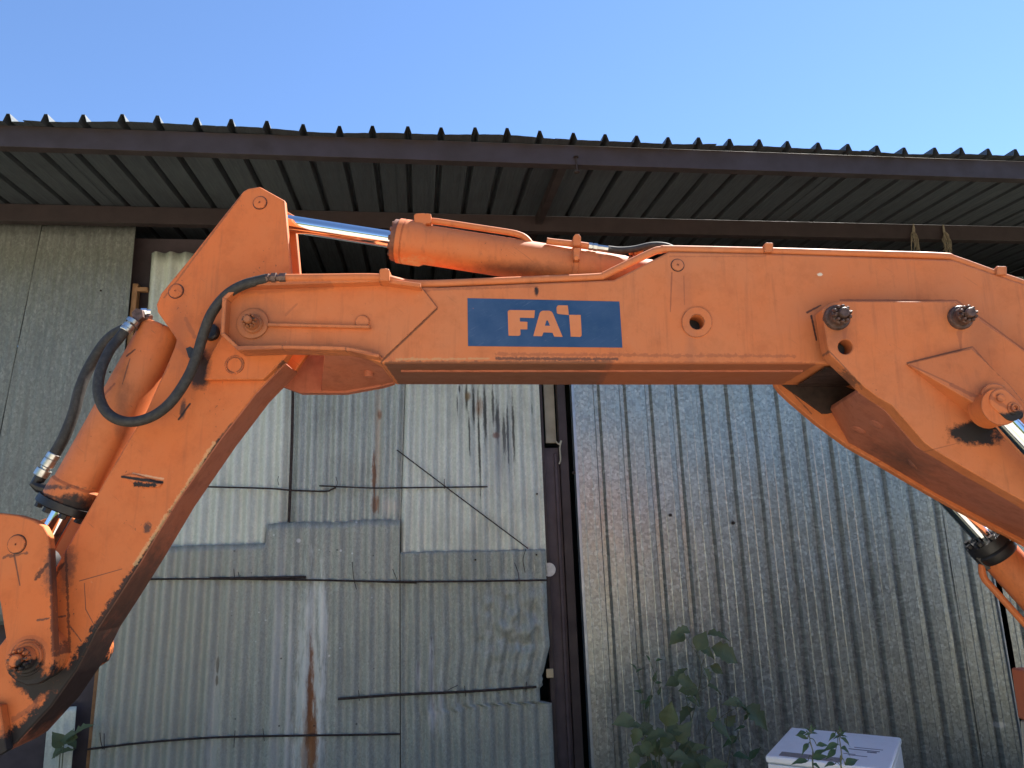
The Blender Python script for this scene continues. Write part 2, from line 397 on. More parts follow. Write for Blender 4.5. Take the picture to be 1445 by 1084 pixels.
est = []
for (x, y, r, h) in ((609, 905, .006, .03), (609, 925, .008, .03), (611, 1000, .012, .05), (609, 960, .006, .14), (590, 945, .006, .05), (622, 985, .008, .1)):
    est.append((loc(x, y, 4.96), rad(r, h), BLK, .75, .9, 70, .35))
    est.append((loc(x, y+8, 4.96), rad(r*2.2, h*1.6), (.62, .63, .63), .5, .8, 50, .5))
M_E = sheet_mat('grey_corrugated_sheet_torn', (.40, .425, .37), .55, .4, .32, .45, white=.3, stains=est, dirt=(.19, .2, .17), dirt_amt=.35)
fst = [(loc(437, 1000, 4.96), rad(.085, .62), (.66, .68, .64), .75, 1.3, 14, .35), (loc(455, 890, 4.96), rad(.03, .35), (.68, .70, .66), .7, 1.2, 14, .3),
       (loc(390, 960, 4.96), rad(.03, .7), (.60, .61, .58), .45, .6, 10, .5), (loc(407, 980, 4.96), rad(.015, .5), (.64, .64, .62), .5, .6, 10, .5),
       (loc(300, 1030, 4.96), rad(.03, .4), (.66, .67, .66), .5, 1.0, 45, .35),
       (loc(437, 985, 4.96), rad(.018, .30), RUSTC, .95, 1.1, 30, .4), (loc(441, 1050, 4.96), rad(.026, .24), (.26, .10, .035), .95, 1.2, 30, .4),
       (loc(432, 1060, 4.96), rad(.035, .16), (.30, .16, .07), .6, 1.2, 24, .5),
       (loc(306, 939, 4.96), rad(.010, .05), (.05, .03, .02), .95, -.25, 30, .2), (loc(305, 961, 4.96), rad(.009, .03), (.05, .03, .02), .95, -.25, 30, .2)]
for i in range(26):
    x, y = random.uniform(300, 560), random.uniform(760, 1060)
    fst.append((loc(x, y, 4.96), rad(*(random.uniform(.003, .006),)*2), (.015, .015, .015) if i % 3 else (.7, .71, .69), .7, -.2, 60, .2))
for (x, y, r) in ((421, 763, .018), (503, 737, .009), (450, 776, .008), (481, 777, .011), (497, 781, .009), (386, 755, .008), (464, 926, .009)):
    fst.append((loc(x, y, 4.96), rad(r*.7, r*.7), (.7, .71, .68), .8, -.3, 60, .25))
fst.append((loc(235, 900, 4.96), rad(.42, 1.3), (.42, .41, .33), .55, .4, 5, .5))
M_F = sheet_mat('grey_corrugated_sheet_patch', (.42, .44, .385), .55, .4, .3, .45, white=.3, stains=fst, dirt=(.2, .21, .2), dirt_amt=.3)
M_P = sheet_mat('galvanised_panel', (.48, .495, .455), .34, .78, .6, .2, white=.03, vscale=60, dirt=(.3, .32, .32), dirt_amt=.25,
    stains=[(loc(1035, 738, 5), rad(.020, .020), (.12, .12, .11), .7, -.2, 50, .3), (loc(946, 727, 5), rad(.008, .008), BLK, .8, -.2, 50, .3), (loc(1411, 1023, 5), rad(.04, .02), (.8, .8, .8), .7, -.4, 50, .3)])

YA = 4.985
# left spangled sheets
s1a, s1b = W(41, 410, YA), W(4, 592, YA)
ztopA = W(100, 306, YA).z
sheet('wall_sheet', M_A, -4.35, lambda z: line(s1a, s1b)(z)-.012, ztopA, .02, YA+.02, lambda x: .003*math.sin(x*95)+.003*math.sin(x*41), 260, label='dark spangled flat sheet at the far left', seed=1)
sheet('wall_sheet', M_A, lambda z: line(s1a, s1b)(z)+.004, line(W(192, 322, YA), W(176, 500, YA)), W(150, 318, YA).z, W(60, 880, YA).z, YA-.004, lambda x: .003*math.sin(x*95)+.0025*math.sin(x*41), 110, label='dark spangled sheet beside the wooden post', seed=2)
sheet('wall_sheet', M_B, W(62, 1040, YA).x, W(101, 1040, YA).x, W(80, 1000, YA).z, .02, YA+.03, sine(.1, .006), 30, label='small pale sheet at the foot of the post', seed=12)
# pale sheet B
sheet('wall_sheet', M_B, W(213, 358, 5.0).x, W(412, 560, 5.0).x, W(230, 356, 5.0).z, W(300, 800, 5.0).z, 5.004, sine(.098, .017), 80, label='pale tall corrugated sheet behind the stick', seed=3)
# C and D
sheet('wall_sheet', M_C, W(414, 560, 4.995).x, line(W(576, 400, 4.99), W(565, 760, 4.99)), W(500, 440, 4.995).z, W(500, 770, 4.995).z, 4.992, lambda x: .012*math.sin(2*math.pi*x/.085)+.003*math.sin(x*13), 130, label='grey corrugated sheet with a rust streak', seed=4)
sheet('wall_sheet', M_D, line(W(572, 545, 4.985), W(565, 760, 4.985)), W(764.6, 650, 4.985).x, W(650, 430, 4.985).z, W(650, 815, 4.985).z, 4.982, sine(.088, .013), 120, label='pale corrugated sheet with black drip marks', seed=5)
# E lower right, torn on its right edge
def e_right(z):
    x = W(773, 850, 4.955).x
    for (py0, py1, dx) in ((925, 955, .0), (955, 984, -.05)):
        pass
    za, zb, zc, zd = (W(770, q, 4.955).z for q in (915, 952, 968, 992))
    if z < za and z > zb: x -= .052*(za-z)/(za-zb)
    elif z <= zb and z > zc: x -= .055+.004*math.sin(z*200)
    elif z <= zc and z > zd: x -= .075
    elif z > za: x += .010*noise.noise(V((z*5, 3, 1)))
    return x
def bumpy(x): return .0125*math.sin(2*math.pi*x/.094+1)
eo = sheet('wall_sheet', M_E, W(565.5, 900, 4.957).x, e_right, zline(W(567, 779, 4.957), W(772, 775, 4.957)), .05, 4.957, bumpy, 120, 90, jag=.008, label='grey corrugated sheet with a torn right edge', seed=6)
for v in eo.data.vertices:                    # the crumpled dents near the torn edge
    w = v.co+SO; d = (w-W(725, 880, 4.957)); q = math.exp(-(d.x/.26)**2-(d.z/.28)**2)
    v.co.y += q*.04*noise.noise(V((w.x*11, w.z*11, 4))) + q*.016*noise.noise(V((w.x*25, w.z*22, 9)))
# F/G big patch with a stepped top
zt1, zt2 = W(330, 768, 4.96).z, W(470, 736, 4.96).z; xs = W(373, 750, 4.96).x
xF0, xF1 = W(137, 953, 4.96), W(124, 1084, 4.96); xFr = W(564.5, 900, 4.96).x
xa_, xb_2 = xF1.x-.12, xFr
sheet('wall_sheet', M_F, line(xF0, xF1), xFr, lambda x: zt1 if x < xs else zt2+.004*math.sin(x*14), .05, 4.966, lambda x: .015*math.sin(2*math.pi*x/.098+.6)*(1 if x < W(305, 900, 4.96).x else .75), 240, 40, label='large grey corrugated patch with a stepped top and rust streak', seed=7)
# right galvanised panels: grooves every 19 cm
GX = W(841, 544.5, 5).x; zP = W(1430, 384, 5).z; xP0, xP1 = W(808, 544.5, 5).x, W(1401, 824, 5).x
gp = grooves(.1915, GX, .034, .024)
def panel_cols(x0, x1):
    s = set([x0, x1]); k = math.floor((x0-GX)/.1915)-1
    while GX+k*.1915 < x1+.2:
        c = GX+k*.1915
        for o in (-.0262, -.0122, .0122, .0262): s.add(c+o)
        for m in (.0325, -.0325):
            for o in (-.0045, 0, .0045): s.add(c+.1915/2+m+o)
        k += 1
    l = sorted(x for x in s if x0 <= x <= x1)
    return [(x-x0)/(x1-x0) for x in l]
pw = .1915*5
bounds = [xP0]; x = GX+.1915*3.25
while x < xP1-.3: bounds.append(x); x += pw
bounds.append(xP1)
def gprof(x):
    u = abs(((x-GX+.1915/2) % .1915)-.1915/2); y = 0
    if u < .0263: y = .030 if u < .0123 else .030*(.0263-u)/.014
    for m in (.0325, -.0325):
        v = abs(((x-GX-.1915/2-m+.1915/2) % .1915)-.1915/2)
        if v < .0044: y -= .0022*(1-v/.0045)
    return y
for i in range(len(bounds)-1):
    sheet('wall_panel', M_P, bounds[i], bounds[i+1]+(.001 if i < len(bounds)-2 else 0), zP, .03, 5.0-.0015*(i % 2), gprof, panel_cols(bounds[i], bounds[i+1]), 30, .001, .0045, smooth=False, seed=20+i, tilt=.006*(i % 2))
sheet('wall_panel', M_P, xP1+.11, 6.6, zP-.02, .03, 5.05, gprof, panel_cols(xP1+.11, 6.6), 12, .001, .003, smooth=False, seed=33)
for (x, y) in ((1035, 738), (946, 727), (809.5, 667)):
    p = W(x, y, 4.992); bm = NB(); lathe(bm, p, p+V((0, -1, 0)), [(-.01, .011), (.004, .011), (.005, .007), (.010, .007), (.011, .004)], 10); shed_part(bm, 'screw', M_RUST)
for (x, y, Y) in ((671, 790, 4.945), (757, 783, 4.945), (758, 697, 4.97), (155, 525, 4.975), (142, 410, 4.975)):
    p = W(x, y, Y); bm = NB(); lathe(bm, p, p+V((0, -1, 0)), [(-.01, .006), (.001, .006), (.002, .004), (.004, .0035), (.005, .002)], 8); shed_part(bm, 'nail_head', M_RUST)
# edge trim of the panels and the steel posts beside it
t_ = metal('zinc_trim', (.42, .46, .5), .4, .8, .2, 20)
bm = NB(); box(bm, (xP0-.016, 4.975, .03), (xP0+.004, 5.04, zP)); shed_part(bm, 'edge_trim', t_, bevel=.002)
bm = NB(); box(bm, (xP1+.002, 4.985, .03), (xP1+.014, 5.04, zP)); shed_part(bm, 'edge_trim', t_, bevel=.002)
def upright(pxl, pxr, Y, y2, mat, name, ztop=None, zb=0.0, py=700):
    bm = NB(); box(bm, (W(pxl, py, Y).x, Y, zb), (W(pxr, py, Y).x, y2, ztop if ztop is not None else roof_z(5)-.14)); return shed_part(bm, name, mat, bevel=.003)
upright(765, 771.5, 5.0, 5.08, M_MAROON, 'steel_post'); upright(793, 805, 5.03, 5.10, M_MAROON, 'steel_post')
M_CREAM = metal('cream_board', (.42, .39, .29), .75, 0, .3, 9)
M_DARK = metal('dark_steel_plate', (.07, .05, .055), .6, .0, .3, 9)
bm = NB(); box(bm, (W(770, 600, 5.08).x, 5.10, W(780, 625, 5.1).z), (W(784, 600, 5.1).x, 5.13, 3.2)); shed_part(bm, 'cream_board', M_CREAM, bevel=.002)
upright(771, 794, 5.06, 5.075, M_DARK, 'steel_plate', ztop=W(780, 632, 5.06).z, py=750)
upright(787, 791, 5.045, 5.06, M_DARK, 'steel_strip', ztop=W(780, 640, 5.06).z, py=750)
bm = NB(); p = W(772, 951, 4.99); box(bm, (p.x-.005, 4.985, p.z-.025), (p.x+.042, 5.0, p.z+.03)); shed_part(bm, 'yellow_block', metal('pale_wood_block', (.5, .4, .24), .7, 0, .3, 20), bevel=.003)
bm = NB(); p = W(775, 804, 4.99); cyl(bm, V((p.x, 4.995, p.z)), V((p.x, 5.0, p.z)), .045); shed_part(bm, 'round_cap', metal('pale_cap', (.6, .58, .52), .6, 0, .2))
bm = NB(); pts = [W(x, y, 5.02) for x, y in ((784, 623), (789, 627), (792, 622), (790, 632), (791, 648), (789, 655))]; sweep(bm, spline(pts, 5), .006, 6); shed_part(bm, 'rope_end', M_CREAM)
# wooden post on the left and the gap behind it
M_WOOD = metal('weathered_wood', (.34, .17, .07), .75, 0, .45, 14)
def leaning(pxa, pxb, w, Y, y2, name, mat, zlo=0.0):
    a, b = W(*pxa, Y), W(*pxb, Y); f = line(a, b); bm = NB()
    prism_pts(bm, [V((f(a.z), Y, a.z)), V((f(a.z)+w, Y, a.z)), V((f(zlo)+w, Y, zlo)), V((f(zlo), Y, zlo))], V((0, y2-Y, 0)))
    return shed_part(bm, name, mat, bevel=.003)
leaning((187, 400), (121, 1080), .036, 5.0, 5.05, 'wooden_post', M_WOOD)
bm = NB(); a, b = W(193, 405, 4.997), W(208, 411, 4.997); box(bm, (a.x, 4.997, b.z), (b.x, 5.03, a.z)); shed_part(bm, 'wooden_rail', M_WOOD, bevel=.003)
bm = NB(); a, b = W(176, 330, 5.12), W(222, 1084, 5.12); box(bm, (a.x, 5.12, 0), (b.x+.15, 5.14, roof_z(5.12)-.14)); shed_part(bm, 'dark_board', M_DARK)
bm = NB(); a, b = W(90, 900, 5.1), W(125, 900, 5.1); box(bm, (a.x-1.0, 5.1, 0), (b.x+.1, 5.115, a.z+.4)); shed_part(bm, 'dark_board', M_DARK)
# enclosing walls of the shed
M_IN = metal('dim_inner_wall', (.05, .052, .05), .8, 0, .3, 3)
bm = NB(); box(bm, (XA+.04, 9.0, 0), (XB-.04, 9.06, roof_z(9)-.08)); shed_part(bm, 'back_wall', M_IN)
for x in (XA+.04, XB-.10):
    bm = NB(); prism_pts(bm, [V((x, 5.2, 0)), V((x, 8.99, 0)), V((x, 8.99, roof_z(8.99)-.08)), V((x, 5.2, roof_z(5.2)-.08))], V((.06, 0, 0))); shed_part(bm, 'end_wall', M_IN)

# ------------------------------------------------------------------ the excavator (arm-plane coordinates inside its frame)
exc = thing('excavator', 'orange excavator with blue decal on its boom, arm reaching across the shed front', 'excavator')
exc.matrix_world = Matrix(((A.x, N.x, U.x, EYE.x), (A.y, N.y, U.y, EYE.y), (A.z, N.z, U.z, EYE.z), (0, 0, 0, 1)))
D0, D1 = 2.10, 2.395          # near and far face of the boom
BLACK = (.018, .014, .014); BROWN = (.075, .04, .03)
def E(bm, name, mat, parent=None, bevel=0, label=None, **k):
    o = finish(bm, name, mat, parent or exc, V((0, 0, 0)), bevel, **k)
    if label: o['label'] = label
    return o
def st(px, py, d, rx, rz, col=BLACK, amt=.95, wob=.6, ns=28, soft=.2): return (L(px, py, d), (S(rx, d), .25, S(rz, d)), col, amt, wob, ns, soft)
def sk_(x0, y0, x1, y1, d, w0, w1, col=BLACK, amt=.95, wob=.5, ns=70): return (L(x0, y0, d), L(x1, y1, d), S(w0, d), S(w1, d), col, amt, wob, ns)
DKOR = (.26, .075, .035)
M_GRIME = paint('grimy_belly_paint', (.42, .115, .05), stains=[(L(110, 965, 2.2), (.20, .4, .24), BLACK, .95, .7, 16, .4), (L(190, 850, 2.2), (.12, .4, .17), (.09, .045, .03), .8, .9, 16, .5)], dirt=.9, chips=1)
M_BOOM = paint('boom_paint', strokes=[sk_(545, 513, 860, 514, 2.1, 3, 5, BROWN, .75, .8, 60), sk_(860, 514, 1150, 514, 2.1, 4, 3, DKOR, .7, .8, 60), sk_(560, 507, 690, 506, 2.1, 1.5, 1.2, (.5, .32, .15), .55, 2.2, 80), sk_(700, 506, 870, 507, 2.1, 2, 2, BROWN, .8, 1.5, 90),
     sk_(948, 385, 946, 440, 2.1, 1.2, .8, DKOR, .7, .5, 40), sk_(965, 390, 966, 430, 2.1, 1, .6, DKOR, .5, .5, 40), sk_(1145, 446, 1152, 480, 2.1, 1.4, 1.2, BLACK, .9, .9, 60), sk_(1139, 441, 1158, 431, 2.1, 1.6, 1, BLACK, .8, .6, 60),
     sk_(538, 511, 617, 436, 2.1, 1.3, 1.1, BROWN, .75, .7, 50), sk_(617, 434, 597, 408, 2.1, .9, .9, DKOR, .7, .7, 50), sk_(1186, 423.6, 1349, 423.9, 2.1, 1.2, 1, DKOR, .8, .8, 50), sk_(1350, 424, 1446, 494, 2.1, 1.2, 1.2, DKOR, .7, .8, 50), sk_(700, 500, 1120, 503, 2.1, 2, 2, DKOR, .5, 2.5, 60), sk_(600, 410, 760, 404, 2.1, 1.5, 1.5, DKOR, .5, 1.8, 50), sk_(945, 362, 1080, 362, 2.1, 1, 1, DKOR, .4, 1.8, 50),
     sk_(345, 412, 470, 406, 2.1, 5, 3, DKOR, .45, .7, 40), sk_(320, 496, 540, 504, 2.1, 3, 2, DKOR, .6, 1, 60), sk_(404, 445, 420, 430, 2.1, 2, 1, DKOR, .4, .8, 60), sk_(756, 407, 758, 414, 2.1, 1.4, 1, BLACK, .9, .4, 80)], stains=[st(358, 460, 2.1, 34, 34, (.2, .09, .045), .6, .4, 30, .7),
     st(1157, 387, 2.1, 3.2, 2.6, (.72, .6, .45), .95, 1, 90, .3), st(757, 411, 2.1, 3, 7, BLACK, .9, .5, 50, .3),
     st(975, 495, 2.1, 6, 70, (.33, .12, .06), .35, .5, 12, .7), st(960, 405, 2.1, 14, 40, (.36, .12, .06), .3, .5, 12, .7)], dirt=.4, wear=.9, wear_r=.006)
M_LOWER = paint('lower_boom_paint', strokes=[sk_(1165, 490, 1222, 550, 2.02, .7, .9, BROWN, .7, 1.6, 60), sk_(1348, 612, 1372, 604, 2.02, 7, 10, BLACK, 1, .7, 55), sk_(1372, 606, 1405, 596, 2.02, 10, 6, BLACK, 1, .7, 55), sk_(1318, 634, 1350, 626, 2.02, .8, .5, DKOR, .6, .4, 50), sk_(1280, 512, 1372, 489.5, 2.02, .9, .9, BROWN, .7, .7, 50), sk_(1373, 490, 1424, 548, 2.02, .9, .9, DKOR, .7, .7, 50), sk_(1330, 548, 1392, 588, 2.02, 2.5, 3, DKOR, .6, 1, 40), sk_(1354, 468, 1356, 492, 2.02, 4, 1.5, DKOR, .5, .7, 40), sk_(1282, 516, 1330, 546, 2.02, 1.2, 1.2, DKOR, .6, .5, 50), sk_(1191, 462, 1192, 480, 2.02, 4, 2, DKOR, .5, .6, 40)], stains=[st(1378, 613, 2.02, 34, 15, BLACK, 1, .75, 22, .22), st(1405, 596, 2.02, 20, 8, BLACK, 1, .6, 30, .25), st(1184, 470, 2.02, 18, 22, BROWN, .4, .5, 20, .6), st(1385, 470, 2.02, 20, 30, BROWN, .25, .5, 20, .6)], dirt=.4, wear=.9, wear_r=.006)
M_UNDER = paint('shaded_underside_paint', (.43, .118, .052), stains=[(L(1310, 640, 2.3), (.13, .3, .06), BROWN, .7, .7, 12, .5)], dirt=.8, chips=1)  # boom orange darkened for the shade underneath, with dirt and chips on top
M_STICK = paint('stick_paint', (0.63, 0.150, 0.034), strokes=[
     sk_(402, 512, 309, 621, 2.16, 1.2, 2.5, BROWN, .8, 1.2, 60), sk_(309, 621, 196, 795, 2.16, 2.5, 4, BLACK, .9, 1.5, 60), sk_(196, 795, 134, 891, 2.16, 4.5, 7, BLACK, .95, 1.3, 60), sk_(134, 891, 71, 996, 2.16, 7, 10, BLACK, 1, 1.2, 60), sk_(71, 996, 10, 1055, 2.16, 10, 13, BLACK, 1, 1, 60),
     sk_(302, 625, 190, 797, 2.16, 2, 2, (.66, .40, .19), .55, 2, 90), sk_(172, 673, 228, 681, 2.16, 1.6, 2.4, BLACK, 1, .6, 60), sk_(192, 684, 218, 685, 2.16, 3, 3.4, BLACK, 1, 1.4, 80), sk_(188, 668, 230, 676, 2.16, 1, 1.5, (.66, .42, .25), .7, .9, 80),
     sk_(112, 820, 172, 803, 2.16, .6, .5, BROWN, .8, .3, 50), sk_(119, 823, 121, 860, 2.16, .5, .6, BROWN, .8, .3, 50), sk_(121, 860, 136, 888, 2.16, .6, .5, BROWN, .8, .3, 50), sk_(100, 885, 115, 905, 2.16, 1, .8, BROWN, .8, 1.3, 70), sk_(76, 872, 92, 869, 2.16, 1.2, 1, BROWN, .8, 1.5, 90),
     sk_(20, 783, 28, 826, 2.085, 1.3, .8, BROWN, .8, .4, 50), sk_(6, 786, 38, 780, 2.085, 2, 1.5, BROWN, .7, 1.6, 90), sk_(70, 775, 75, 925, 2.085, 1.6, 1.8, BLACK, .7, 1.6, 80), sk_(76, 930, 60, 962, 2.16, 9, 12, BLACK, 1, .7, 50), sk_(60, 966, 28, 964, 2.16, 13, 6, BLACK, 1, .7, 50), sk_(45, 975, 50, 988, 2.16, 6, 3, BLACK, 1, .8, 60),
     sk_(252, 592, 268, 570, 2.16, 1.4, 1.4, BLACK, .95, .4, 60), sk_(232, 465, 266, 500, 2.16, 6, 5, DKOR, .35, .8, 30), sk_(262, 450, 274, 475, 2.16, 3, 3, DKOR, .5, .8, 40), sk_(238, 515, 164, 652, 2.16, 2, 2, DKOR, .5, 1.4, 50), sk_(90, 795, 74, 815, 2.16, 2, 3, BLACK, .8, 1.2, 60), sk_(20, 1015, 60, 985, 2.16, 3, 3, DKOR, .6, 1.5, 60),
     sk_(290, 266, 340, 284, 2.16, 1, 1, DKOR, .3, .8, 40), sk_(340, 276, 232, 420, 2.16, 1.2, 1.2, BROWN, .5, 1.4, 70)], stains=[
     st(62, 955, 2.16, 34, 20, BLACK, 1, .8, 35, .2), st(50, 972, 2.16, 10, 12, BLACK, 1, .8, 35, .2), st(283, 522, 2.16, 16, 26, BLACK, .95, .4, 30, .25), st(258, 578, 2.16, 4, 13, BROWN, .9, .5, 50, .3),
     st(40, 1060, 2.16, 60, 26, BLACK, .95, .8, 30, .3), st(85, 995, 2.16, 12, 10, BLACK, .7, .9, 60, .3), st(250, 470, 2.16, 14, 50, BROWN, .3, .6, 18, .6), st(95, 800, 2.16, 9, 28, BROWN, .7, .8, 40, .4), st(208, 745, 2.16, 5, 7, BROWN, .9, .8, 70, .3)], dirt=.4, wear=1, wear_r=.007, chips=1)
M_CYL = paint('cylinder_paint', (0.62, 0.155, 0.038), strokes=[sk_(625, 383, 700, 393, 2.2, 7, 8, (.1, .04, .025), .85, .8, 45), sk_(700, 390, 790, 396, 2.2, 6, 3, (.16, .06, .035), .7, 1, 45), sk_(562, 366, 598, 372, 2.2, 4, 4, (.5, .33, .17), .7, 1.4, 70), sk_(60, 693, 125, 712, 2.24, 1.5, 1.5, BLACK, .8, 1.5, 80), sk_(105, 712, 118, 735, 2.2, 12, 9, BLACK, .95, .8, 50), sk_(72, 705, 88, 712, 2.2, 4, 6, BLACK, .95, .8, 50), sk_(190, 510, 180, 545, 2.2, 1.2, .8, BROWN, .7, .8, 50), sk_(152, 560, 168, 545, 2.2, 2, 1.5, DKOR, .8, 1.2, 60), sk_(185, 505, 197, 497, 2.2, 1.6, 1.2, BLACK, .8, .6, 60)], stains=[st(700, 382, 2.2, 75, 9, (.13, .05, .03), .8, .6, 22, .6), st(583, 368, 2.2, 25, 6, (.45, .28, .13), .7, .9, 40, .5), st(92, 690, 2.24, 30, 3, BROWN, .9, 1.2, 60, .4), st(185, 590, 2.24, 6, 60, BROWN, .35, .8, 30, .5), st(110, 712, 2.2, 26, 12, BLACK, .8, 1.0, 30, .3)], dirt=.45, chips=1, wear=.5)

# ---- boom
hole_c = circ(983, 455, 10.5, 28)
boom_poly = [(350, 404), (596, 404.5), (620, 405), (700, 401.5), (759, 399), (866, 394.5), (944, 354.5), (1090, 357.5), (1345, 366), (1445, 400), (1600, 452), (1620, 620), (1330, 590), (1190, 514.5), (1157, 513.5), (900, 513.5), (545, 513)]
bm = NB()
far_hole = None
prism(bm, [(600, 404.5), (620, 405), (700, 401.5), (759, 399), (866, 394.5), (944, 354.5), (1090, 357.5), (1345, 366), (1445, 400), (1600, 452), (1620, 600), (1330, 545), (1250, 514.5), (1157, 513.5), (900, 513.5), (540, 513), (500, 498), (470, 497), (470, 410)], D0, D0, D1, [hole_c], (6, 14))
boom = E(bm, 'boom', M_BOOM, bevel=.008, seg=3)
# weld bead along the underside and seam
bm = NB(); pts = [L(x, 513.5, D0)+V((0, .085+.002*math.sin(x*.2), -.001)) for x in range(560, 1150, 12)]; sweep(bm, pts, .0045, 6); E(bm, 'weld_bead', M_GRIME, boom)
# fork cheeks at the tip: outer plates with rim
rim = [(596, 406.5), (539, 398.8), (345, 405), (321, 426.5), (318.6, 477), (342, 499.5), (404.6, 497.5), (492, 499.5), (538, 509.5)]
diamond = rim + [(617.6, 434.7)]
bm = NB(); prism(bm, diamond, D0, D0-.006, D0+.028); E(bm, 'fork_cheek', M_BOOM, boom, bevel=.002)
far_px = [(557, 543), (540, 548), (490, 557), (427, 557), (380, 540), (365, 500), (366, 465), (400, 430), (590, 430)]
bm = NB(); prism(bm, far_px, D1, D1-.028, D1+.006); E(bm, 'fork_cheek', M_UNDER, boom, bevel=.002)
# sloping web between the two cheeks
bm = NB()
n_ = [L(x, y, D0)+V((0, .02, .004)) for x, y in ((455, 499), (492, 501), (538, 511), (556, 513.4))]; f_ = [L(x, y, D1)+V((0, -.02, .003)) for x, y in ((455, 556), (490, 556), (540, 547), (557, 543))]
a = [bm.verts.new(p) for p in n_]; b = [bm.verts.new(p) for p in f_]; a2 = [bm.verts.new(p+V((0, 0, .014))) for p in n_]; b2 = [bm.verts.new(p+V((0, 0, .014))) for p in f_]
for i in range(3):
    bm.faces.new((a[i], a[i+1], b[i+1], b[i])); bm.faces.new((a2[i], b2[i], b2[i+1], a2[i+1]))
bm.faces.new((a[0], b[0], b2[0], a2[0])); bm.faces.new((a[3], a2[3], b2[3], b[3]))
for i in range(3): bm.faces.new((a[i], a2[i], a2[i+1], a[i+1])); bm.faces.new((b[i], b[i+1], b2[i+1], b2[i]))
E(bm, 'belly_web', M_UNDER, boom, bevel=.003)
bm = NB(); c = L(520, 531.5, 2.25); lathe(bm, c+V((0, 0, -.002)), c+V((0, 0, .03)), [(0, .008), (.002, .014), (.02, .014)], 16); E(bm, 'drain_plug', M_UNDER, boom)
# raised rim strip
def strip(bm, pts, d0, d1, th, inward):
    """a bar following an open pixel line at D0, thickness th pixels towards 'inward' pixel point"""
    inn = []
    for i, p in enumerate(pts):
        q0, q1 = V(pts[max(i-1, 0)]), V(pts[min(i+1, len(pts)-1)]); tg = (q1-q0).normalized(); nn = V((-tg.y, tg.x))
        if nn.dot(V(inward)-V(p)) < 0: nn = -nn
        if 0 < i < len(pts)-1:
            t0 = (V(p)-q0).normalized(); k = 1/max(.5, abs(V((-t0.y, t0.x)).dot(nn)))
        else: k = 1
        inn.append(tuple(V(p)+nn*th*k))
    for i in range(len(pts)-1): prism(bm, [pts[i], pts[i+1], inn[i+1], inn[i]], D0, d0, d1)
    bmesh.ops.remove_doubles(bm, verts=bm.verts, dist=.0004)
bm = NB(); strip(bm, rim, D0-.042, D0-.0055, 5.5, (440, 455)); E(bm, 'rim', M_BOOM, boom, bevel=.002)
bm = NB(); prism(bm, [(380, 458.5), (524, 462), (524, 466), (380, 463)], D0, D0-.022, D0-.005); E(bm, 'stiffener', M_BOOM, boom, bevel=.0015)
bm = NB(); c = L(512, 456, D0); lathe(bm, c+V((0, -.004, 0)), c+V((0, -.03, 0)), [(0, S(10.5, 2.1)), (.006, S(10.5, 2.1)), (.009, S(9.5, 2.1))], 26); E(bm, 'cover_disc', M_BOOM, boom)
def ring_groove(px, py, d, r, parent, mat, name='pin_disc', w=1.2, proud=.004):
    """flush pin end seen as a disc inside a dark joint"""
    c = L(px, py, d); R = S(r, d)
    bm = NB(); lathe(bm, c+V((0, .004, 0)), c+V((0, -.05, 0)), [(0, R), (.0045, R), (.0045, R-S(w, d)), (-.002, R-S(w, d)*1.3)], 30, close=False); E(bm, 'pin_joint', M_GREASE_SHADE, parent)
    bm = NB(); lathe(bm, c+V((0, .004, 0)), c+V((0, -.05, 0)), [(0, R-S(w, d)), (.004+proud, R-S(w, d)), (.005+proud, R-S(w, d)*1.8), (.005+proud, .003), (.003+proud, .002)], 30); return E(bm, name, mat, parent)
ring_groove(956, 374.5, D0, 10, boom, M_BOOM)
bm = NB(); prism(bm, circ(983, 455, 21.5, 36), D0, D0-.0045, D0+.002, [hole_c]); E(bm, 'hole_boss', M_BOOM, boom, bevel=.0015)
bm = NB(); c = L(983, 455, D0); lathe(bm, c+V((0, .05, 0)), c+V((0, .09, 0)), [(0, S(11, 2.1)), (.02, S(11, 2.1))], 24); E(bm, 'bore_shade_disc', M_GREASE_SHADE, boom)  # black disc in the bore, its inner shade put into the colour
# pivot pin of the stick, painted over
def castle(px, py, d, R, mat_base, mat_nut, parent, tilt=0, full=True):
    c = L(px, py, d); R = S(R, d); bm = NB()
    lathe(bm, c+V((0, .006, 0)), c+V((0, -.2, 0)), [(0, R), (.014, R), (.018, R*.93), (.018, R*.8)], 30)
    w = E(bm, 'washer', mat_base, parent)
    bm = NB(); lathe(bm, c, c+V((0, -.2, 0)), [(.012, R*.76), (.034, R*.74), (.036, R*.66), (.036, R*.4), (.056, R*.4), (.059, R*.34), (.059, 0.001)], 12)
    for k in range(10):
        a_ = 2*math.pi*k/10+.2; q = c+V((math.cos(a_)*R*.58, 0, math.sin(a_)*R*.58))
        lathe(bm, q+V((0, -.030, 0)), q+V((0, -.06, 0)), [(0, R*.155), (.015, R*.155), (.019, R*.09)], 8)
    o = E(bm, 'castle_nut', mat_nut, parent)
    bm = NB(); q = c+V((0, -.048, 0)); cyl(bm, q+V((-R*.62, 0, 0)), q+V((R*.66, 0, R*.12)), .0028, n=6); E(bm, 'split_pin', M_NUT, parent)
    return o
c = L(358, 458, D0); bm = NB(); lathe(bm, c+V((0, 0, 0)), c+V((0, -.1, 0)), [(0, S(23, 2.1)), (.012, S(22.5, 2.1)), (.014, S(21, 2.1)), (.014, S(17, 2.1))], 32); E(bm, 'pivot_boss', M_BOOM, boom)
castle(358, 458, D0-.012, 14, M_BOOM, M_BOOM, boom)
